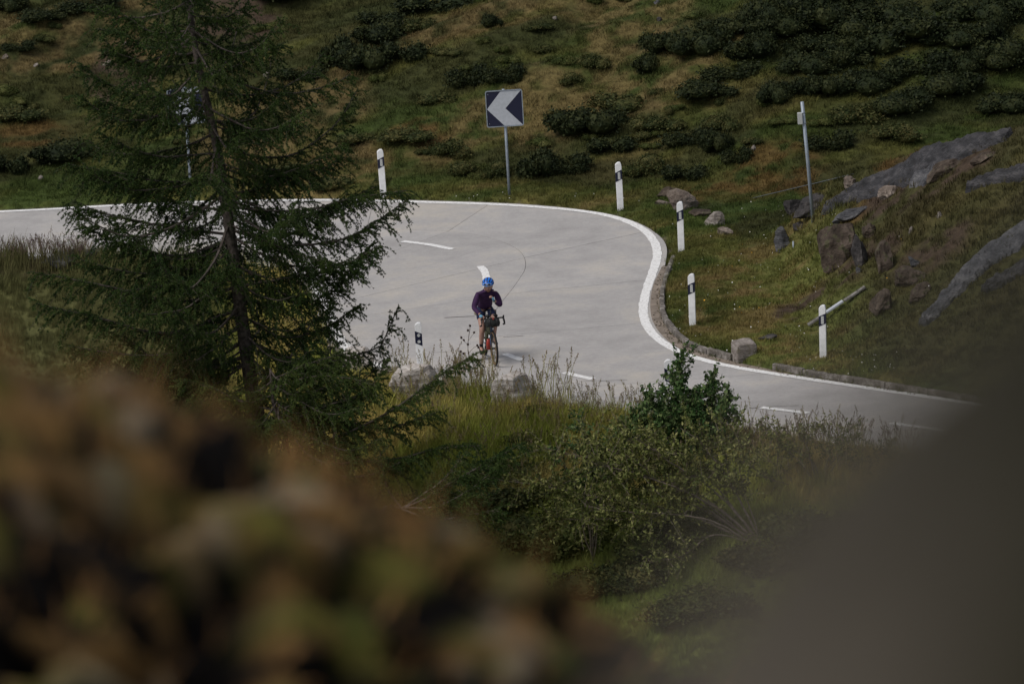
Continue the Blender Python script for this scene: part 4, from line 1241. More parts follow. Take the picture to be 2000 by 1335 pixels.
willow(1150, 960, 63.5, [([(1150,900),(1145,850)], .1, .014), ([(1130,910),(1110,860)], -.2, .012), ([(1170,900),(1190,850)], .2, .012), ([(1120,930),(1080,890)], -.3, .012), ([(1180,920),(1215,880)], -.2, .012), ([(1150,890),(1120,800)], .1, .008)],
  "small green willow left of the wide olive one", M['willow'], 44, .075, .34, seed=4, nt=15)
willow(1600, 960, 64.0, [([(1590,900),(1530,860),(1490,820)], .1, .016), ([(1610,920),(1640,880),(1650,835)], .3, .016), ([(1570,950),(1500,930),(1460,900)], -.3, .014), ([(1640,940),(1700,930),(1760,900)], -.2, .014), ([(1580,880),(1560,830)], .1, .016), ([(1620,870),(1600,820)], .2, .014), ([(1640,900),(1680,850)], -.2, .014), ([(1560,900),(1500,850)], -.3, .014), ([(1660,920),(1740,880)], .1, .014), ([(1540,920),(1480,880)], .3, .012)],
  "thin grey-green bush on the right under the seed grasses", M['willow_o'], 40, .070, .45, seed=5, nt=18)

def near_shrub(px, py, w, h, Y, label, seed, mat, leaf):
    p = at_y(px, py, Y); z = H(p[0], Y); sc = ppm(Y)
    me = shrub_mesh(seed, mat, 7000, leaf)
    o = link("low_bush", me); W = w / sc; o.scale = (W * 1.05, W * .8, max(W * .75, h / sc * 2.0))
    o.location = (p[0], Y, max(z, p[2] - .15)); tag(o, label, "bush")
for i, (a, b, w, h, lab) in enumerate([(1480,1130,260,80,"olive scrub right of the willow stem foot"), (1600,1060,240,70,"olive scrub near the blurred stone edge"), (1180,1170,220,60,"low scrub at the bottom beside the knoll tip"), (1380,1220,260,70,"low scrub at the bottom centre right"), (1080,830,120,40,"small green shrub in dry grass above the hollow"), (1090,1090,260,110,"dark leafy mass at the foot of the hollow right of the mossy knoll"), (960,1080,200,70,"lowest dark bush in the hollow beside the knoll edge"), (1330,1090,260,100,"shaded bush under the bare willow stems"), (1060,900,150,60,"green low bush at the lower edge of the dry grass"), (900,1040,230,80,"dark juniper-like bush at the left of the hollow"), (1040,1010,240,90,"dark green low bush in the middle of the hollow under the dry slope"), (1180,1040,240,90,"low bush beneath the spreading willow leaves"), (820,1060,160,60,"dark bush hugging the blurred bank edge"), (1000,960,180,50,"grey-green low bush behind the larch bough tip"), (1260,960,200,70,"dark leafy undergrowth bush behind the willow stems")]):
    p = hit(a, b)
    near_shrub(a, b, w, h, p[1] + .3, lab, 300 + i, M['shrub_g'] if i % 2 else M['shrub_o'], .04)

# ------------------------------------------------------------------ grasses (uncountable: geometry-node scatter of blade tufts)
def tuft_mesh(name, n, h, spread, w, rng, lean=.35, heads=0, hmat=None):
    mb = MB()
    for i in range(n):
        a = rng.uniform(0, 2 * np.pi); r = spread * math.sqrt(rng.uniform(0, 1))
        c = np.array([r * math.cos(a), r * math.sin(a), -.03])
        hh = h * rng.uniform(.5, 1.15); la = rng.uniform(0, 2 * np.pi); l = lean * hh * rng.uniform(.1, 1.3)
        ld = np.array([math.cos(la), math.sin(la), 0]); wd = np.array([-math.sin(la + .7), math.cos(la + .7), 0]) * w * rng.uniform(.6, 1.2)
        m1 = c + (0, 0, hh * .55) + ld * l * .3; m2 = c + (0, 0, hh) + ld * l
        V = [c - wd, c + wd, m1 + wd * .8, m1 - wd * .8, m2]
        mb.add(V, [(0, 1, 2), (0, 2, 3), (3, 2, 4)])
    for i in range(heads):
        la = rng.uniform(0, 2 * np.pi); ld = np.array([math.cos(la), math.sin(la), 0])
        hh = h * rng.uniform(1.3, 2.0); c = np.array([rng.uniform(-1, 1) * spread, rng.uniform(-1, 1) * spread, 0])
        P = c + np.array([0, 0, 1.0]) * (np.linspace(0, 1, 5) * hh)[:, None] + ld * (np.linspace(0, 1, 5) ** 2 * hh * rng.uniform(.1, .35))[:, None]
        V, Fq = tube(P, .0028, 3, False); mb.add(V, Fq)
        m_ = 26; u = rng.uniform(0, 1, m_); Cc = P[-1] + (P[-2] - P[-1]) * (u * 1.0)[:, None] * .8 + rng.normal(0, .010, (m_, 3)) * (0.4 + u)[:, None]
        V, Fq = leaves(Cc, .020, .45, rng, 1.0); mb.add(V, Fq, 1)
    return mesh_np(name, np.vstack(mb.V), np.vstack(mb.F), [M['blade'], hmat or M['blade']], np.concatenate(mb.mi))

def scatter(name, P, S, tint, tufts, kindname=None):
    """one stuff object: points carrying tufts"""
    n = len(P)
    me = bpy.data.meshes.new(name); me.vertices.add(n); me.vertices.foreach_set("co", np.asarray(P, np.float32).ravel())
    def attr(nm, t, d, key):
        a = me.attributes.new(nm, t, 'POINT'); a.data.foreach_set(key, np.asarray(d, np.float32).ravel())
    attr("tint", 'FLOAT_COLOR', np.concatenate([tint, np.ones((n, 1))], 1), "color")
    attr("tscale", 'FLOAT', S, "value")
    attr("rotz", 'FLOAT', RNG.uniform(0, 6.28, n), "value")
    me.update()
    o = link(name, me)
    ng = bpy.data.node_groups.new(name, 'GeometryNodeTree')
    ng.interface.new_socket("Geometry", in_out='INPUT', socket_type='NodeSocketGeometry')
    ng.interface.new_socket("Geometry", in_out='OUTPUT', socket_type='NodeSocketGeometry')
    N, L = ng.nodes, ng.links
    gi = N.new("NodeGroupInput"); go = N.new("NodeGroupOutput")
    m2p = N.new("GeometryNodeMeshToPoints"); L.new(gi.outputs[0], m2p.inputs[0])
    g2i = N.new("GeometryNodeGeometryToInstance")
    for tm in reversed(tufts):
        src = bpy.data.objects.new(name + "_tuft", tm)
        oi = N.new("GeometryNodeObjectInfo"); oi.inputs["Object"].default_value = src
        L.new(oi.outputs["Geometry"], g2i.inputs[0])
    iop = N.new("GeometryNodeInstanceOnPoints")
    L.new(m2p.outputs[0], iop.inputs["Points"]); L.new(g2i.outputs[0], iop.inputs["Instance"])
    iop.inputs["Pick Instance"].default_value = True
    ri = N.new("FunctionNodeRandomValue"); ri.data_type = 'INT'
    for s_ in ri.inputs:
        if s_.name == "Min" and s_.type == 'INT': s_.default_value = 0
        if s_.name == "Max" and s_.type == 'INT': s_.default_value = len(tufts) - 1
    L.new([s_ for s_ in ri.outputs if s_.type == 'INT'][0], iop.inputs["Instance Index"])
    def na(nm):
        x = N.new("GeometryNodeInputNamedAttribute"); x.data_type = 'FLOAT'; x.inputs["Name"].default_value = nm
        return [s_ for s_ in x.outputs if s_.enabled and s_.name == "Attribute"][0]
    cx = N.new("ShaderNodeCombineXYZ"); L.new(na("rotz"), cx.inputs[2])
    L.new(cx.outputs[0], iop.inputs["Rotation"]); L.new(na("tscale"), iop.inputs["Scale"])
    L.new(iop.outputs[0], go.inputs[0])
    md = o.modifiers.new("scatter", 'NODES'); md.node_group = ng
    tag(o, kind='stuff')
    return o

rg = np.random.default_rng(21)
def sample(n, x0, x1, y0, y1):
    return rg.uniform(x0, x1, n), rg.uniform(y0, y1, n)
def in_view(x, y, z, m=60):
    d = np.stack([x, y - CAM_Y, z - CAM_H], 1); f = d @ _F
    px = 1000 + FPX * (d @ _R) / f; py = 667.5 - FPX * (d @ _U) / f
    return (px > -m) & (px < 2000 + m) & (py > -m) & (py < 1335 + m)
head_m = mat_plain("seed_heads", (0.20, 0.145, 0.105), 0.9, 0.1, 0.25, 9)
head_p = mat_plain("purple_seed_heads", (0.13, 0.085, 0.085), 0.9, 0.1, 0.25, 9)
short = [tuft_mesh("short_grass", 26, .085, .11, .0045, rg, .6) for _ in range(5)]
mid = [tuft_mesh("verge_grass", 26, .16, .10, .0045, rg, .5) for _ in range(4)]
tall = [tuft_mesh("tall_grass", 34, .36, .13, .0048, rg, .45) for _ in range(6)]
seedy = [tuft_mesh("seed_grass", 10, .34, .10, .0042, rg, .4, 4, head_m) for _ in range(5)]
purp = [tuft_mesh("purple_grass", 6, .34, .12, .0040, rg, .4, 5, head_p) for _ in range(4)]

def road_clear(x, y, g=0.05):
    return (bil(DO, x, y) > g) | (bil(DI, x, y) > g)
# hillside turf
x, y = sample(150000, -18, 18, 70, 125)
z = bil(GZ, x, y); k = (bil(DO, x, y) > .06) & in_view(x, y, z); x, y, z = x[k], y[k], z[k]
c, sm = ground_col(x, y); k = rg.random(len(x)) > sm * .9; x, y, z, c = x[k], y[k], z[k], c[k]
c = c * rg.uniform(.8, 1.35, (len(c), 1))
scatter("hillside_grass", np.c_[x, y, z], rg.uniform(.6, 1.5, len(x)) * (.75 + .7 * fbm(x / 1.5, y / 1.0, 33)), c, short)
# longer verge grass near the road edges
x, y = sample(60000, -14, 14, 66, 92)
z = bil(GZ, x, y); do = bil(DO, x, y); k = (do > .07) & (do < 1.6) & in_view(x, y, z) & (rg.random(len(x)) < .55); x, y, z = x[k], y[k], z[k]
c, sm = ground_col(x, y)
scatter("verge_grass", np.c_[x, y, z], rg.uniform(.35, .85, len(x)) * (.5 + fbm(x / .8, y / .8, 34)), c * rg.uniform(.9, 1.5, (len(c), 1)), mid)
# near slope
x, y = sample(120000, -16, 13, 55, 92)
z = bil(GZ, x, y); di = bil(DI, x, y); k = (di > .12) & in_view(x, y, z); x, y, z, di = x[k], y[k], z[k], di[k]
c, sm = ground_col(x, y)
left = sstep(-4.5, -6.0, x) if False else (x < -5.2)
hs = np.where(left & (di > 1.0), .5, 1.0) * (1.15 - .35 * sstep(1.5, 5, di)) * (.65 + .7 * fbm(x / 1.1, y / 1.1, 35)) * rg.uniform(.6, 1.15, len(x)) * np.where(x > 3.8, .85, 1.25) * (0.7 + 0.3 * sstep(.1, .5, di))
lw = (x < -3.8) & (di < 1.3)
hs *= np.where(lw, 1.15 * rg.uniform(.5, 1.2, len(x)), 1.0) * (1 - .35 * sstep(3.5, 6, di))
hs *= np.where((x < -1.0) & (x > -3.8) & (di < 1.2), .6, 1.0)
k = (rg.random(len(x)) > sm * .9) & ~(lw & (rg.random(len(x)) < .45))
scatter("tall_grass", np.c_[x, y, z][k], hs[k], (c * rg.uniform(.8, 1.5, (len(c), 1)))[k], tall)
x, y = sample(9000, -7, 9, 58, 78)
z = bil(GZ, x, y); di = bil(DI, x, y); k = (di > .15) & (di < 3.2) & in_view(x, y, z) & (rg.random(len(x)) < np.where((x > -2.2) & (x < 3.2), .55, .16) * (1 - sstep(1.2, 3.2, di) * .7)); x, y, z = x[k], y[k], z[k]
ex = [on_plane(rg.normal(*m_), rg.uniform(762, 800)) for m_ in ((900, 35), (900, 35), (945, 14), (1060, 45)) for _ in range(8)]
ex = np.array(ex); x = np.r_[x, ex[:, 0]]; y = np.r_[y, ex[:, 1] - .1]; z = bil(GZ, x, y)
c = np.tile(np.array([[.22, .21, .060]]), (len(x), 1)) * rg.uniform(.7, 1.4, (len(x), 1))
scatter("seed_grass", np.c_[x, y, z], np.r_[rg.uniform(.8, 1.5, len(x) - 32), rg.uniform(1.1, 1.8, 32)], c, seedy)
pts = [hit(rg.uniform(-20, 170), 520 + rg.uniform(-6, 6)) for _ in range(60)] + [np.array([*on_plane(rg.uniform(1450, 1760), 0, 0)[:2], 0]) * 0 for _ in range(0)]
P = []
for p in pts: P.append((p[0], p[1] - rg.uniform(0, .5), H(p[0], p[1] - .2)))
for _ in range(70):
    q = on_plane(rg.uniform(1420, 1800), 872, 0); yy = q[1] - rg.uniform(0, 1.3); P.append((q[0], yy, H(q[0], yy)))
P = [p for p in P if bil(DI, p[0], p[1]) > .1]
P = np.array(P)
scatter("purple_grass", P, rg.uniform(.8, 1.35, len(P)), np.tile(np.array([[.13, .12, .05]]), (len(P), 1)), purp)
# tiny flowers
def dots(name, n, regs, col, sz):
    C = []
    for (x0, x1, y0, y1, m_) in regs:
        for _ in range(int(n * m_)):
            p = hit(rg.uniform(x0, x1), rg.uniform(y0, y1))
            if bil(DO, p[0], p[1]) < .1 and bil(DI, p[0], p[1]) < .1: continue
            C.append(p + (0, 0, rg.uniform(.05, .13)))
    V, Fq = leaves(np.array(C), sz, .8, rg, 0.0)
    tag(link(name, mesh_np(name, V, Fq, mat_plain(name + "_petals", col, .7))), kind='stuff')
dots("white_flowers", 60, [(1300,1640,400,700,2.0),(1290,1380,600,690,.6),(700,1250,385,400,.4),(1560,1760,690,740,.5),(900,1150,880,960,.3),(0,300,560,660,.15),(1400,1900,430,620,.5)], (.62, .60, .56), .028)
dots("yellow_flowers", 20, [(1350,1500,480,640,.7),(1600,1900,400,560,.4)], (.75, .38, .02), .03)

# thistle near the bicycle
p = on_plane(925, 790, 0); tb = np.array([p[0], p[1], H(p[0], p[1])])
th = tag(empty("thistle", tuple(tb)), "dark brown branching thistle stalk just left of the bicycle", "plant")
def tpx(a, b): return at_y(a, b, tb[1]) - tb
for path, r0 in (([(923,760),(916,700),(914,672),(918,640)], .006), ([(916,705),(908,692),(901,686)], .004), ([(915,690),(924,680),(932,675)], .004), ([(914,675),(906,664),(900,660)], .003), ([(915,665),(922,655),(926,650)], .003)):
    A = catmull(np.array([tpx(*q) for q in path]) if path[0] != (923,760) else np.vstack([[(0, 0, 0)], [tpx(*q) for q in path]]), 6)
    V, Fq = tube(A, r0, 5); mb = MB(); mb.add(V, Fq); mb.build("stem", mat_plain("thistle_stem", (.09, .06, .04), .9), th, True)
hm = mat_plain("thistle_head", (.045, .025, .02), .9, .1, .3, 40)
for (a, b) in [(918,636),(914,645),(926,649),(901,659),(932,674),(906,664),(900,686),(905,690),(934,678),(914,672)]:
    c = tpx(a, b); V = ICO[2][0] * (.020, .020, .024) * rg.uniform(.8, 1.2, (len(ICO[2][0]), 1)) + c
    mb = MB(); mb.add(V, ICO[2][1]); Vl, Fl = leaves(c + rg.normal(0, .014, (14, 3)), .03, .3, rg); mb.add(Vl, Fl); mb.build("flower_head", hm, th)

# ------------------------------------------------------------------ cyclist and bicycle
YAW = D2R(191)                                   # local +Y is the riding direction, local +X the rider's right
wc = on_plane(967, 714, 0.0)
def Q(l, f, z): return (-l, f, z)
def place(o): o.location = (wc[0], wc[1], 0.006); o.rotation_euler = (0, 0, YAW)
def skin(verts, edges, rad, sub=2, sx=None):
    me = bpy.data.meshes.new("tmp"); me.from_pydata([Q(*v) for v in verts], edges, []); me.update()
    o = bpy.data.objects.new("tmp", me); COL.objects.link(o)
    m = o.modifiers.new("skin", 'SKIN'); m.branch_smoothing = 0.6
    for i, v in enumerate(me.skin_vertices[0].data):
        r = rad[i]; v.radius = (r, r) if np.isscalar(r) else r
        v.use_root = (i == 0)
    s_ = o.modifiers.new("sub", 'SUBSURF'); s_.levels = sub; s_.render_levels = sub
    dg = bpy.context.evaluated_depsgraph_get(); dg.update()
    ev = bpy.data.meshes.new_from_object(o.evaluated_get(dg))
    n = len(ev.vertices); V = np.empty(n * 3); ev.vertices.foreach_get("co", V)
    F = []
    for p in ev.polygons:
        vs = list(p.vertices)
        for k in range(1, len(vs) - 1): F.append((vs[0], vs[k], vs[k + 1]))
    bpy.data.objects.remove(o)
    return V.reshape(-1, 3), np.array(F)
def ik(a, b, l1, l2, bend):
    a, b, bend = map(np.array, (a, b, bend)); d = b - a; D = np.linalg.norm(d); u = d / D
    D = min(D, (l1 + l2) * .999); x = (l1 * l1 - l2 * l2 + D * D) / (2 * D); h = math.sqrt(max(0, l1 * l1 - x * x))
    p = bend - (bend @ u) * u; p = p / np.linalg.norm(p)
    return tuple(a + u * x + p * h)

skin_m = mat_plain("skin", (.36, .21, .165), .55, .35, .08, 20)
jersey_m = mat_plain("plum_jersey", (.040, .016, .056), .8, .2, .18, 12, .3)
shorts_m = mat_plain("navy_shorts", (.012, .018, .050), .8, .2, .1, 20)
blk = mat_plain("matt_black", (.012, .012, .014), .55, .35)
rubber = mat_plain("rubber", (.018, .017, .017), .8, .2)
tan_w = mat_plain("tan_sidewall", (.22, .13, .06), .8, .2)
blue_h = mat_plain("blue_helmet_shell", (.010, .150, .62), .3, .5)
frame_m = mat_plain("dark_blue_frame", (.012, .035, .085), .35, .5)
bag_m = mat_plain("black_bag_fabric", (.020, .022, .022), .8, .2, .4, 18, .6)
bag_o = mat_plain("olive_frame_bag", (.060, .062, .040), .85, .2, .2, 18, .5)
red_m = mat_plain("red_bottle", (.33, .03, .018), .4, .5)
glove_b = mat_plain("light_blue_glove", (.14, .30, .42), .8, .2)
beard_m = mat_plain("dark_hair", (.03, .018, .012), .9, .1)
steel = mat_plain("steel", (.35, .35, .36), .3, .5, metal=.8)

# --- body
hipR, hipL = (-.095, -.76, .985), (.095, -.76, .985)
ankR, ankL = (-.12, -.72, .235), (.115, -.55, .43)
kneR = ik(hipR, ankR, .45, .45, (-.04, 1, .2)); kneL = ik(hipL, ankL, .45, .45, (.05, 1, .2))
footR, footL = (-.125, -.58, .135), (.12, -.41, .355)
shR, shL = (-.180, -.41, 1.355), (.180, -.41, 1.355)
wrR, wrL = (-.215, -.085, 1.01), (.095, -.235, 1.245)
elR = ik(shR, wrR, .285, .255, (-.7, -.5, -.2)); elL = (.235, -.285, 1.115)
BV = [(0, -.78, 1.00), (0, -.70, 1.11), (0, -.58, 1.24), (0, -.46, 1.36), (0, -.40, 1.43), (0.005, -.345, 1.485),
      shR, elR, wrR, shL, elL, wrL, hipR, kneR, ankR, footR, hipL, kneL, ankL, footL]
BE = [(0, 1), (1, 2), (2, 3), (3, 4), (4, 5), (3, 6), (6, 7), (7, 8), (3, 9), (9, 10), (10, 11), (0, 12), (12, 13), (13, 14), (14, 15), (0, 16), (16, 17), (17, 18), (18, 19)]
BR = [(.145, .11), (.135, .105), (.140, .11), (.155, .115), (.085, .075), .056, .060, .042, .026, .060, .042, .026, .082, .056, .034, .030, .082, .056, .034, .030]
mb = MB(); V, Fq = skin(BV, BE, BR); mb.add(V, Fq)
# calves
def hand(w, d, palm_n, curl, side):
    """palm and five fingers: w wrist, d pointing direction, palm_n palm normal, curl 0..1"""
    w, d, n = map(lambda q: np.array(q, float), (w, d, palm_n)); d /= np.linalg.norm(d); n -= (n @ d) * d; n /= np.linalg.norm(n)
    s = np.cross(d, n) * side
    c = w + d * .05
    V, Fq = skin([tuple(w - d * .01), tuple(w + d * .03), tuple(w + d * .08)], [(0, 1), (1, 2)], [(.024, .018), (.036, .017), (.040, .016)], 1); mb.add(V, Fq)
    for i, (o_, L) in enumerate(((-.030, .068), (-.010, .078), (.010, .073), (.029, .058))):
        p0 = w + d * .075 + s * o_; a = curl * 1.3
        p1 = p0 + (d * math.cos(a * .6) + n * math.sin(a * .6)) * L * .45
        p2 = p1 + (d * math.cos(a * 1.5) + n * math.sin(a * 1.5)) * L * .33
        p3 = p2 + (d * math.cos(a * 2.2) + n * math.sin(a * 2.2)) * L * .25
        V, Fq = skin([tuple(q) for q in (p0, p1, p2, p3)], [(0, 1), (1, 2), (2, 3)], [.010, .0095, .009, .0075], 1); mb.add(V, Fq)
    p0 = w + d * .030 - s * .030; p1 = p0 + d * .025 - s * .022 + n * .012; p2 = p1 + d * .028 - s * .002 + n * .022
    V, Fq = skin([tuple(q) for q in (p0, p1, p2)], [(0, 1), (1, 2)], [.013, .011, .009], 1); mb.add(V, Fq)
hand(wrR, (.05, .75, -.35), (.15, -.3, -1), .75, 1)
hand(wrL, (-.35, .10, .85), (-.8, -.35, -.1), .8, -1)
# head: sculpted ellipsoid with brow, nose, lips, chin, ears; looks down and to his left
HC = np.array([.005, -.262, 1.545]); Rh = np.array(Matrix.Rotation(D2R(-20), 3, 'Z') @ Matrix.Rotation(D2R(-11), 3, 'X'))
V0 = ICO[5][0].copy(); V = V0 * (.083, .104, .126)
x, y, z = V0[:, 0], V0[:, 1], V0[:, 2]
front = np.clip(y, 0, 1)
V[:, 0] *= 1 - .28 * sstep(.1, -1, z) * 1.0
V[:, 1] -= .012 * front * sstep(-.2, -.9, z) * 0
g = lambda cx, cz, sx_, sz: np.exp(-((x - cx) / sx_) ** 2 - ((z - cz) / sz) ** 2) * (y > 0)
V[:, 1] += .026 * g(0, -.12, .12, .20) + .014 * g(0, -.22, .16, .09) + .008 * g(0, .16, .55, .08) - .012 * g(.34, .03, .18, .10) - .012 * g(-.34, .03, .18, .10) + .007 * g(0, -.47, .28, .07) + .012 * g(0, -.78, .3, .16) - .004 * g(0, -.52, .3, .025)
Vh = V @ Rh.T + HC * (-1, 1, 1)
mb.add(Vh, ICO[5][1])
def headpt(a): return np.array(a) @ Rh.T + HC * (-1, 1, 1)
for sx_ in (-1, 1):
    E = ICO[3][0] * (.012, .020, .030) + (sx_ * .076, -.005, -.010); mb.add(E @ Rh.T + HC * (-1, 1, 1), ICO[3][1])
person = mb.build("person", skin_m, None, True); place(person)
tag(person, "cyclist in plum jersey and blue helmet riding with one hand raised to his chin", "person")
def child(name, V, Fq, m, parent, smooth=True): 
    b = MB(); b.add(V, Fq); return b.build(name, m, parent, smooth)
# face details
bb = MB()
mk = (V0[:, 2] < -.30) & (V0[:, 1] > -.15) & ~((abs(V0[:, 0]) < .26) & (V0[:, 2] > -.56) & (V0[:, 2] < -.46) & (V0[:, 1] > 0)) & (np.abs(V0[:, 2] + .30 + .25 * np.abs(V0[:, 0])) > 0)
mk &= ~((V0[:, 2] > -.42) & (abs(V0[:, 0]) > .30) & (abs(V0[:, 0]) < .62))
fm = mk[ICO[5][1]].all(1); nr = V0 * (.0025)
bb.add((V + nr) @ Rh.T + HC * (-1, 1, 1), ICO[5][1][fm])
bb.build("beard", mat_plain("short_beard", (.22, .125, .09), .9, .1, .4, 60), person, True)
for sx_ in (-1, 1):
    P = [headpt((sx_ * q, .092 - abs(q) * .25, .020 + .004 * (q > .02) - abs(q - .03) * .12)) for q in (.010, .022, .034, .044)]
    Vt, Ft = tube(P, .0035, 5); child("eyebrow", Vt, Ft, beard_m, person)
    child("eye", (ICO[3][0] * (.011, .006, .006) + (sx_ * .027, .083, .003)) @ Rh.T + HC * (-1, 1, 1), ICO[3][1], beard_m, person)
child("lips", (ICO[3][0] * (.022, .005, .006) + (0, .098, -.058)) @ Rh.T + HC * (-1, 1, 1), ICO[3][1], mat_plain("lips", (.30, .11, .09), .6), person)
Vt, Ft = tube([headpt((.079, .006, -.012)), headpt((.084, .010, -.032))], .006, 8); child("earphone", Vt, Ft, M['white'], person)
# jersey, shorts, socks, shoes, gloves
jr = [(.172, .128), (.172, .128), (.172, .13), (.170, .130), (.088, .08), .064, .072, .058, .040]
V, Fq = skin([(0, -.765, 1.03), (0, -.70, 1.11), (0, -.58, 1.24), (0, -.46, 1.36), (0, -.39, 1.44), (.003, -.37, 1.46), shR, elR, tuple(np.array(wrR) * .88 + np.array(elR) * .12), shL, elL, tuple(np.array(wrL) * .85 + np.array(elL) * .15)],
             [(0, 1), (1, 2), (2, 3), (3, 4), (4, 5), (3, 6), (6, 7), (7, 8), (3, 9), (9, 10), (10, 11)], jr + [.072, .060, .040])
nn = (vn3(V * 14, 3) - .5)[:, None] * .012
child("jersey", V + nn * np.array([1, 1, .6]), Fq, jersey_m, person)
def part_way(a, b, t): return tuple(np.array(a) * (1 - t) + np.array(b) * t)
V, Fq = skin([(0, -.78, 1.00), (0, -.72, 1.08), hipR, part_way(hipR, kneR, .42), part_way(hipR, kneR, .5), hipL, part_way(hipL, kneL, .6), part_way(hipL, kneL, .74)],
             [(0, 1), (0, 2), (2, 3), (3, 4), (0, 5), (5, 6), (6, 7)], [(.172, .13), (.165, .125), .094, .086, .084, .094, .080, .074])
child("shorts", V, Fq, shorts_m, person)
child("hip_pouch", *(lambda a: (a[0], a[1]))(skin([(-.17, -.70, 1.00), (-.18, -.69, .88)], [(0, 1)], [(.045, .06), (.05, .07)], 1)), mat_plain("khaki_pouch", (.27, .24, .18), .9, .1, .15, 20), person)
for (kn, an, ft) in ((kneR, ankR, footR), (kneL, ankL, footL)):
    cm = part_way(kn, an, .33)
    V, Fq = skin([kn, (cm[0], cm[1] - .018, cm[2]), an], [(0, 1), (1, 2)], [.050, .060, .036]); child("calf", V, Fq, skin_m, person)
    V, Fq = skin([part_way(kn, an, .70), an], [(0, 1)], [.044, .040]); child("sock", V, Fq, blk, person)
    dd = np.array(ft) - np.array(an); dd[2] = 0; dd /= np.linalg.norm(dd)
    heel = np.array(an) - dd * .06 + (0, 0, -.07); toe = heel + dd * .27 + (0, 0, -.01)
    V, Fq = skin([tuple(heel), part_way(heel, toe, .4), part_way(heel, toe, .75), tuple(toe), tuple(np.array(an) + (0, 0, -.02))], [(0, 1), (1, 2), (2, 3), (0, 4)], [(.036, .034), (.040, .038), (.045, .030), (.032, .022), (.042, .042)]); child("shoe", V, Fq, blk, person)
for w, e, dd in ((wrR, elR, (.05, .75, -.35)), (wrL, elL, (-.35, .10, .85))):
    w = np.array(w); dd = np.array(dd, float); dd /= np.linalg.norm(dd)
    V, Fq = skin([tuple(w - dd * .012), tuple(w + dd * .035), tuple(w + dd * .082)], [(0, 1), (1, 2)], [(.030, .024), (.041, .022), (.044, .022)], 2); child("glove", V, Fq, glove_b, person)
    V, Fq = skin([tuple(w - dd * .035), tuple(w + dd * .008)], [(0, 1)], [.034, .034]); child("glove_cuff", V, Fq, blk, person)
V, Fq = skin([tuple(np.array(wrL) - (.0, 0, .045)), tuple(np.array(wrL) - (.0, 0, .02))], [(0, 1)], [.040, .040]); child("watch", V, Fq, mat_plain("watch_band", (.3, .32, .28), .5), person)
# helmet: ribbed shell with dark vents, white sunglasses pushed up
hv = ICO[5][0].copy(); k = (hv[:, 2] > -.12 - .25 * (hv[:, 1] < -.2))
fm = k[ICO[5][1]].all(1)
Vv = hv * (.120, .150, .114)
def to_head(V_): return (V_ + (0, -.010, .046)) @ Rh.T + HC * (-1, 1, 1)
inner = Vv * .955
bb = MB(); bb.add(to_head(inner), ICO[5][1][fm]); helmet = bb.build("helmet", blk, person, True)
ang = np.arctan2(hv[:, 0], hv[:, 2] + .15)
vent = (np.abs(((ang * 2.35 + .5) % 1) - .5) < .17) & (hv[:, 2] > .12) & (np.abs(((hv[:, 1] * 1.9 + .25 + np.abs(np.round(ang * 2.35)) * .22) % 1) - .5) < .36)
f2 = (~vent)[ICO[5][1]].all(1) & fm & (hv[:, 2] > .0)[ICO[5][1]].all(1)
bb = MB(); bb.add(to_head(Vv), ICO[5][1][f2]); bb.build("shell", blue_h, helmet, True)
ri = [to_head(np.array([[.113 * math.cos(t), .146 * math.sin(t), -.004]]))[0] for t in np.linspace(0.25, math.pi - .25, 16)]
Vt, Ft = tube(ri, .008, 6); child("helmet_rim", Vt, Ft, mat_plain("pale_rim", (.30, .36, .48), .5), helmet)
gl = [to_head(np.array([[.104 * math.cos(t), .150 * math.sin(t), .030 + .012 * abs(math.cos(t * 2))]]))[0] for t in np.linspace(.3, math.pi - .3, 14)]
Vt, Ft = tube(gl, .0055, 6); sgl = child("sunglasses", Vt, Ft, mat_plain("pale_yellow_frame", (.62, .64, .42), .4), person)
for sx_ in (-1, 1):
    child("lens", to_head(ICO[3][0] * (.030, .010, .018) + (sx_ * .036, .140, .034)), ICO[3][1], blk, sgl)
for sx_ in (-1, 1):
    P = [to_head(np.array([[sx_ * .095, .01, -.01]]))[0], headpt((sx_ * .076, .015, -.05)), headpt((sx_ * .03, .035, -.112))]
    Vt, Ft = tube(P, .004, 4); child("strap", Vt, Ft, blk, helmet)

# --- bicycle
bike = empty("bicycle"); place(bike)
tag(bike, "dark gravel bicycle with black handlebar bag and red bottle under the plum-jerseyed rider", "bicycle")
def tb_(pts, r, n=10): return tube([Q(*p) for p in pts], r, n)
def wheel(fy):
    w = empty("wheel"); w.parent = bike; w.location = Q(0, fy, .345)
    a = np.linspace(0, 2 * np.pi, 49)
    P = np.c_[0 * a, .324 * np.cos(a), .324 * np.sin(a)]
    V, Fq = tube(P, .0205, 10, False); child("tyre", V, Fq, rubber, w)
    for sx_ in (-1, 1):
        P2 = np.c_[0 * a + sx_ * .0135, .306 * np.cos(a), .306 * np.sin(a)]; V, Fq = tube(P2, .0100, 6, False); child("sidewall", V, Fq, tan_w, w)
    P = np.c_[0 * a, .290 * np.cos(a), .290 * np.sin(a)]; V, Fq = tube(P, .012, 8, False); child("rim", V, Fq, blk, w)
    V, Fq = tube([(-.05, 0, 0), (.05, 0, 0)], .020, 10); child("hub", V, Fq, blk, w)
    V, Fq = tube([(-.046, 0, 0), (-.049, 0, 0)], .080, 20); child("brake_disc", V, Fq, steel, w)
    for k in range(24):
        t = k * 2 * math.pi / 24; s_ = (-1) ** k
        V, Fq = tube([(s_ * .028, .018 * math.cos(t + .3 * s_), .018 * math.sin(t + .3 * s_)), (0, .285 * math.cos(t), .285 * math.sin(t))], .0012, 3); child("spoke", V, Fq, steel, w)
wheel(0.0); wheel(-1.02)
fb = MB()
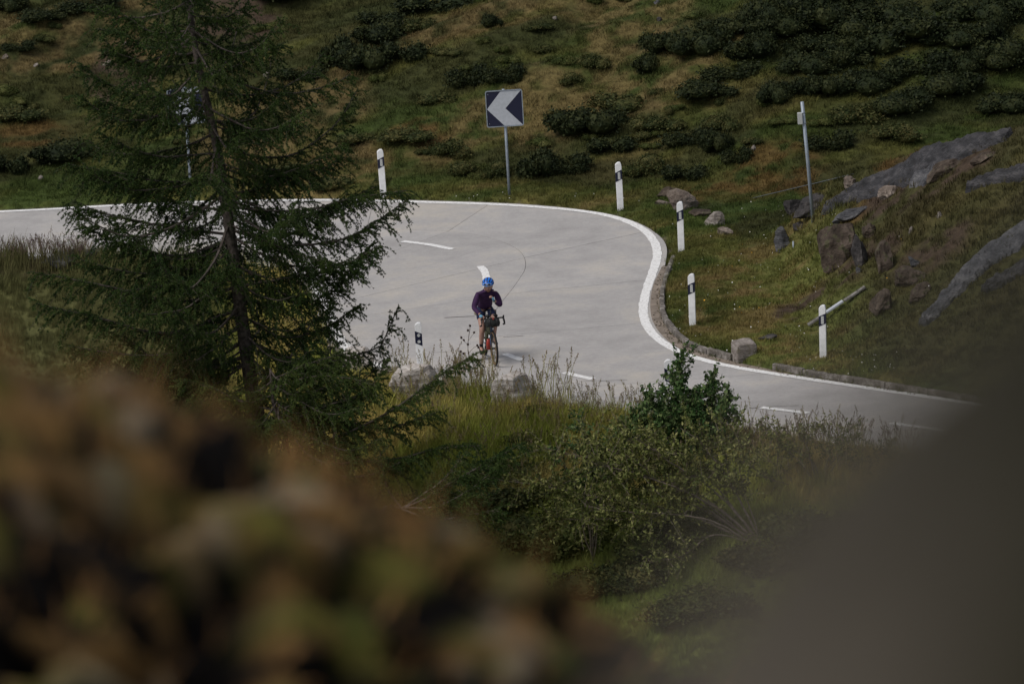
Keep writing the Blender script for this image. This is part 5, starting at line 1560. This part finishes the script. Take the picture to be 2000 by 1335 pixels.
hb, ht = (0, -.115, .60), (0, -.165, .80); st, bbk = (0, -.735, .80), (0, -.60, .275); rh = (0, -1.02, .345)
for pts, r in (([hb, ht], .024), ([part_way(hb, ht, .25), bbk], .021), ([part_way(hb, ht, .85), part_way(bbk, st, .95)], .018), ([bbk, st], .016)):
    V, Fq = tb_(pts, r); fb.add(V, Fq)
for s_ in (-1, 1):
    for a_, b_ in ((bbk, rh), (part_way(bbk, st, .9), rh)):
        V, Fq = tb_([part_way(a_, a_, 0), (s_ * .05, (a_[1] + b_[1]) / 2, (a_[2] + b_[2]) / 2), (s_ * .06, b_[1], b_[2])], .009, 8); fb.add(V, Fq)
fb.build("frame", frame_m, bike, True)
fk = MB()
for s_ in (-1, 1):
    V, Fq = tb_([(0, -.112, .61), (s_ * .045, -.095, .575), (s_ * .052, -.04, .45), (s_ * .055, 0, .345)], .0125, 8); fk.add(V, Fq)
fork = fk.build("fork", frame_m, bike, True)
V, Fq = tb_([(.055, .02, .385), (.055, .02, .335)], .016, 8); child("dynamo_cap", V, Fq, M['white'], fork)
V, Fq = tb_([ht, (0, -.175, .90), (0, -.08, .925)], .018); child("stem", V, Fq, blk, bike)
hbm = MB(); V, Fq = tb_([(-.20, -.085, .925), (0, -.08, .925), (.20, -.085, .925)], .0145); hbm.add(V, Fq)
for s_ in (-1, 1):
    V, Fq = tb_([(s_ * .20, -.085, .925), (s_ * .212, -.05, .93), (s_ * .215, .00, .925), (s_ * .222, .035, .88), (s_ * .228, .015, .82), (s_ * .230, -.05, .795), (s_ * .230, -.10, .79)], .0155); hbm.add(V, Fq)
hbar = hbm.build("handlebar", blk, bike, True)
for s_ in (-1, 1):
    V, Fq = tb_([(s_ * .214, -.03, .935), (s_ * .214, .03, .955), (s_ * .214, .055, .995)], [.018, .020, .015]); child("brake_hood", V, Fq, blk, hbar)
    V, Fq = tb_([(s_ * .216, .045, .96), (s_ * .225, .085, .90), (s_ * .235, .075, .82)], [.010, .009, .006], 6); child("brake_lever", V, Fq, blk, hbar)
    V, Fq = tb_([(s_ * .055, -.10, .985), (s_ * .055, .06, 1.0), (s_ * .05, .12, 1.05), (s_ * .05, .13, 1.13)], .0125); child("aero_extension", V, Fq, blk, hbar)
    V, Fq = tb_([(s_ * .08, -.12, .975), (s_ * .08, -.02, .985)], .035); child("arm_pad", V, Fq, blk, hbar)
V, Fq = tb_([(-.13, .015, .865), (-.12, .015, .865), (.12, .015, .865), (.13, .015, .865)], [.070, .088, .088, .070], 16)
V = V + (vn3(V * 18, 4) - .5)[:, None] * .025
hbag = child("handlebar_bag", V, Fq, bag_m, bike)
for l in (-.07, .07):
    V, Fq = tb_([(l - .012, .015, .865), (l + .012, .015, .865)], .094, 16); child("bag_strap", V, Fq, blk, hbag)
V, Fq = tb_([(.0, .09, .955), (.0, .105, .955)], .018); child("gps_mount", V, Fq, red_m, hbar)
V, Fq = tb_([(.005, -.07, .735), (.005, -.015, .735)], .024, 14); lamp = child("headlight", V, Fq, blk, bike)
V, Fq = tb_([(.005, -.014, .735), (.005, -.010, .735)], .021, 14); child("lens", V, Fq, mat_plain("lamp_lens", (.72, .72, .72), .2, .6), lamp)
V, Fq = box(Q(0, -.42, .655), (.065, .42, .20)); c_ = child("frame_bag", V, Fq, bag_o, bike, False); bevel_obj(c_, .02)
V, Fq = tb_([(-.09, -.20, .64), (-.09, -.245, .46)], .038, 14); child("side_bag", V, Fq, bag_o, bike)
V, Fq = tb_([(-.065, -.215, .50), (-.065, -.27, .28)], .037, 14); child("bottle", V, Fq, red_m, bike)
V, Fq = tb_([part_way(bbk, st, .95), (0, -.77, .93)], .0135); child("seatpost", V, Fq, blk, bike)
V, Fq = skin([(0, -.88, .955), (0, -.78, .955), (0, -.64, .95)], [(0, 1), (1, 2)], [(.070, .025), (.05, .022), (.02, .018)], 2); child("saddle", V, Fq, blk, bike)
V, Fq = tube([(.030, -.60, .275), (.040, -.60, .275)], .095, 28); child("chainring", V, Fq, blk, bike)
for s_, pd in ((-1, (-.115, -.645, .115)), (1, (.115, -.545, .435))):
    V, Fq = tb_([(s_ * .055, -.60, .275), (s_ * .075, pd[1], pd[2])], .011); cr = child("crank", V, Fq, blk, bike)
    V, Fq = box(Q(pd[0], pd[1], pd[2]), (.09, .09, .02)); child("pedal", V, Fq, blk, cr, False)


# ------------------------------------------------------------------ blurred foreground
def axis_frame(Y, px, py): return at_y(px, py, Y)
def fg_knoll():
    Yk = -57.0
    c = at_y(250, 1572, Yk)
    V = ICO[6][0].copy(); Fq = ICO[6][1]
    nrm = V.copy()
    lump = (vn3(V * 5 + 3, 1) - .5) * .13 + (vn3(V * 14 + 1, 4) - .5) * .20 + (vn3(V * 30, 7) - .5) * .10
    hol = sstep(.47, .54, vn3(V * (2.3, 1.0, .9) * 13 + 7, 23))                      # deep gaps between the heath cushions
    V = V * (2.3, 1.0, .90) * (1 + lump - hol * .20)[:, None]
    a = D2R(25.5); R = np.array(Matrix.Rotation(a, 3, 'Y'))
    V = V @ R.T
    V[:, 2] = np.where(V[:, 2] < -.6, -.6 + (V[:, 2] + .6) * 3.0, V[:, 2])
    me = mesh_np("heath_knoll", V, Fq, M['moss'], smooth=True)
    h = vn3(V * 10, 12); h2 = vn3(V * 19.0, 15); h3 = vn3(V * 8 + 9, 18); h4 = vn3(V * 14 + 4, 28)
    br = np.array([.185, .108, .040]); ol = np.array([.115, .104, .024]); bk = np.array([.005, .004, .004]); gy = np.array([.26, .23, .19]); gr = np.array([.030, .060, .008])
    def mx(a_, b_, t): return a_ * (1 - t[:, None]) + b_ * t[:, None]
    col = mx(np.tile(br, (len(V), 1)), ol, sstep(.45, .56, h) )
    col = mx(col, gy, sstep(.60, .70, h2) * .6)
    col = mx(col, gr, sstep(.62, .70, h3) * .8)
    col = mx(col, bk, np.maximum(hol, sstep(.50, .56, h4)))  # shade of the gaps painted black, in the hollows and scattered blotches
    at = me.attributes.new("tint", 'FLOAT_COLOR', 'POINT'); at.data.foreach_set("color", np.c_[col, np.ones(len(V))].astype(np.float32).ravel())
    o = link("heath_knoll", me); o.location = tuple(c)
    tag(o, "blurred brown and green heathy knoll filling the lower left foreground", "knoll")
    r = np.random.default_rng(9)
    k = r.integers(0, len(V), 17000); k = k[(V[k, 2] > -.5) & (nrm[k, 2] > .55) & (hol[k] < .3)]
    C = V[k]; up = nrm[k] @ R.T + (0, 0, .8); up /= np.linalg.norm(up, axis=1)[:, None]
    dd = up + r.normal(0, .35, C.shape); b = np.cross(dd, r.normal(size=C.shape)); b /= np.linalg.norm(b, axis=1)[:, None]
    l = r.uniform(.04, .12, (len(C), 1))
    Vb = np.stack([C - b * .003, C + b * .003, C + dd * l], 1).reshape(-1, 3)
    t = link("dry_tufts", mesh_np("dry_tufts", Vb, np.arange(len(Vb)).reshape(-1, 3), mat_plain("rusty_grass", (.23, .125, .050), .9, .1, .4, 5)), o)
    tag(t, kind='stuff')
fg_knoll()
def fg_stone():
    Y = -75 + 2.8
    c = at_y(3640, 2790, Y)
    V = ICO[5][0].copy(); Fq = ICO[5][1]
    V = V * (1 + (vn3(V * 2 + 4, 1) - .5) * .05 + (vn3(V * 6, 4) - .5) * .03)[:, None] * .55
    V[:, 2] = np.where(V[:, 2] < -.2, -.2 + (V[:, 2] + .2) * 5, V[:, 2])
    me = mesh_np("foreground_stone", V, Fq, M['moss'], smooth=True)
    ms = sstep(-.45, -.31, V[:, 0] + (vn3(V * 9, 31) - .5) * .16)[:, None]      # tint turns dark olive over the inner side of the bare stone
    col = np.array([.112, .094, .076]) * (.75 + .5 * vn3(V * 12, 8))[:, None] * (1 - ms) + np.array([.020, .018, .009]) * ms
    at = me.attributes.new("tint", 'FLOAT_COLOR', 'POINT'); at.data.foreach_set("color", np.c_[col, np.ones(len(V))].astype(np.float32).ravel())
    o = link("foreground_stone", me)
    o.location = tuple(c)
    tag(o, "strongly blurred grey-brown stone filling the lower right corner", "stone")
fg_stone()
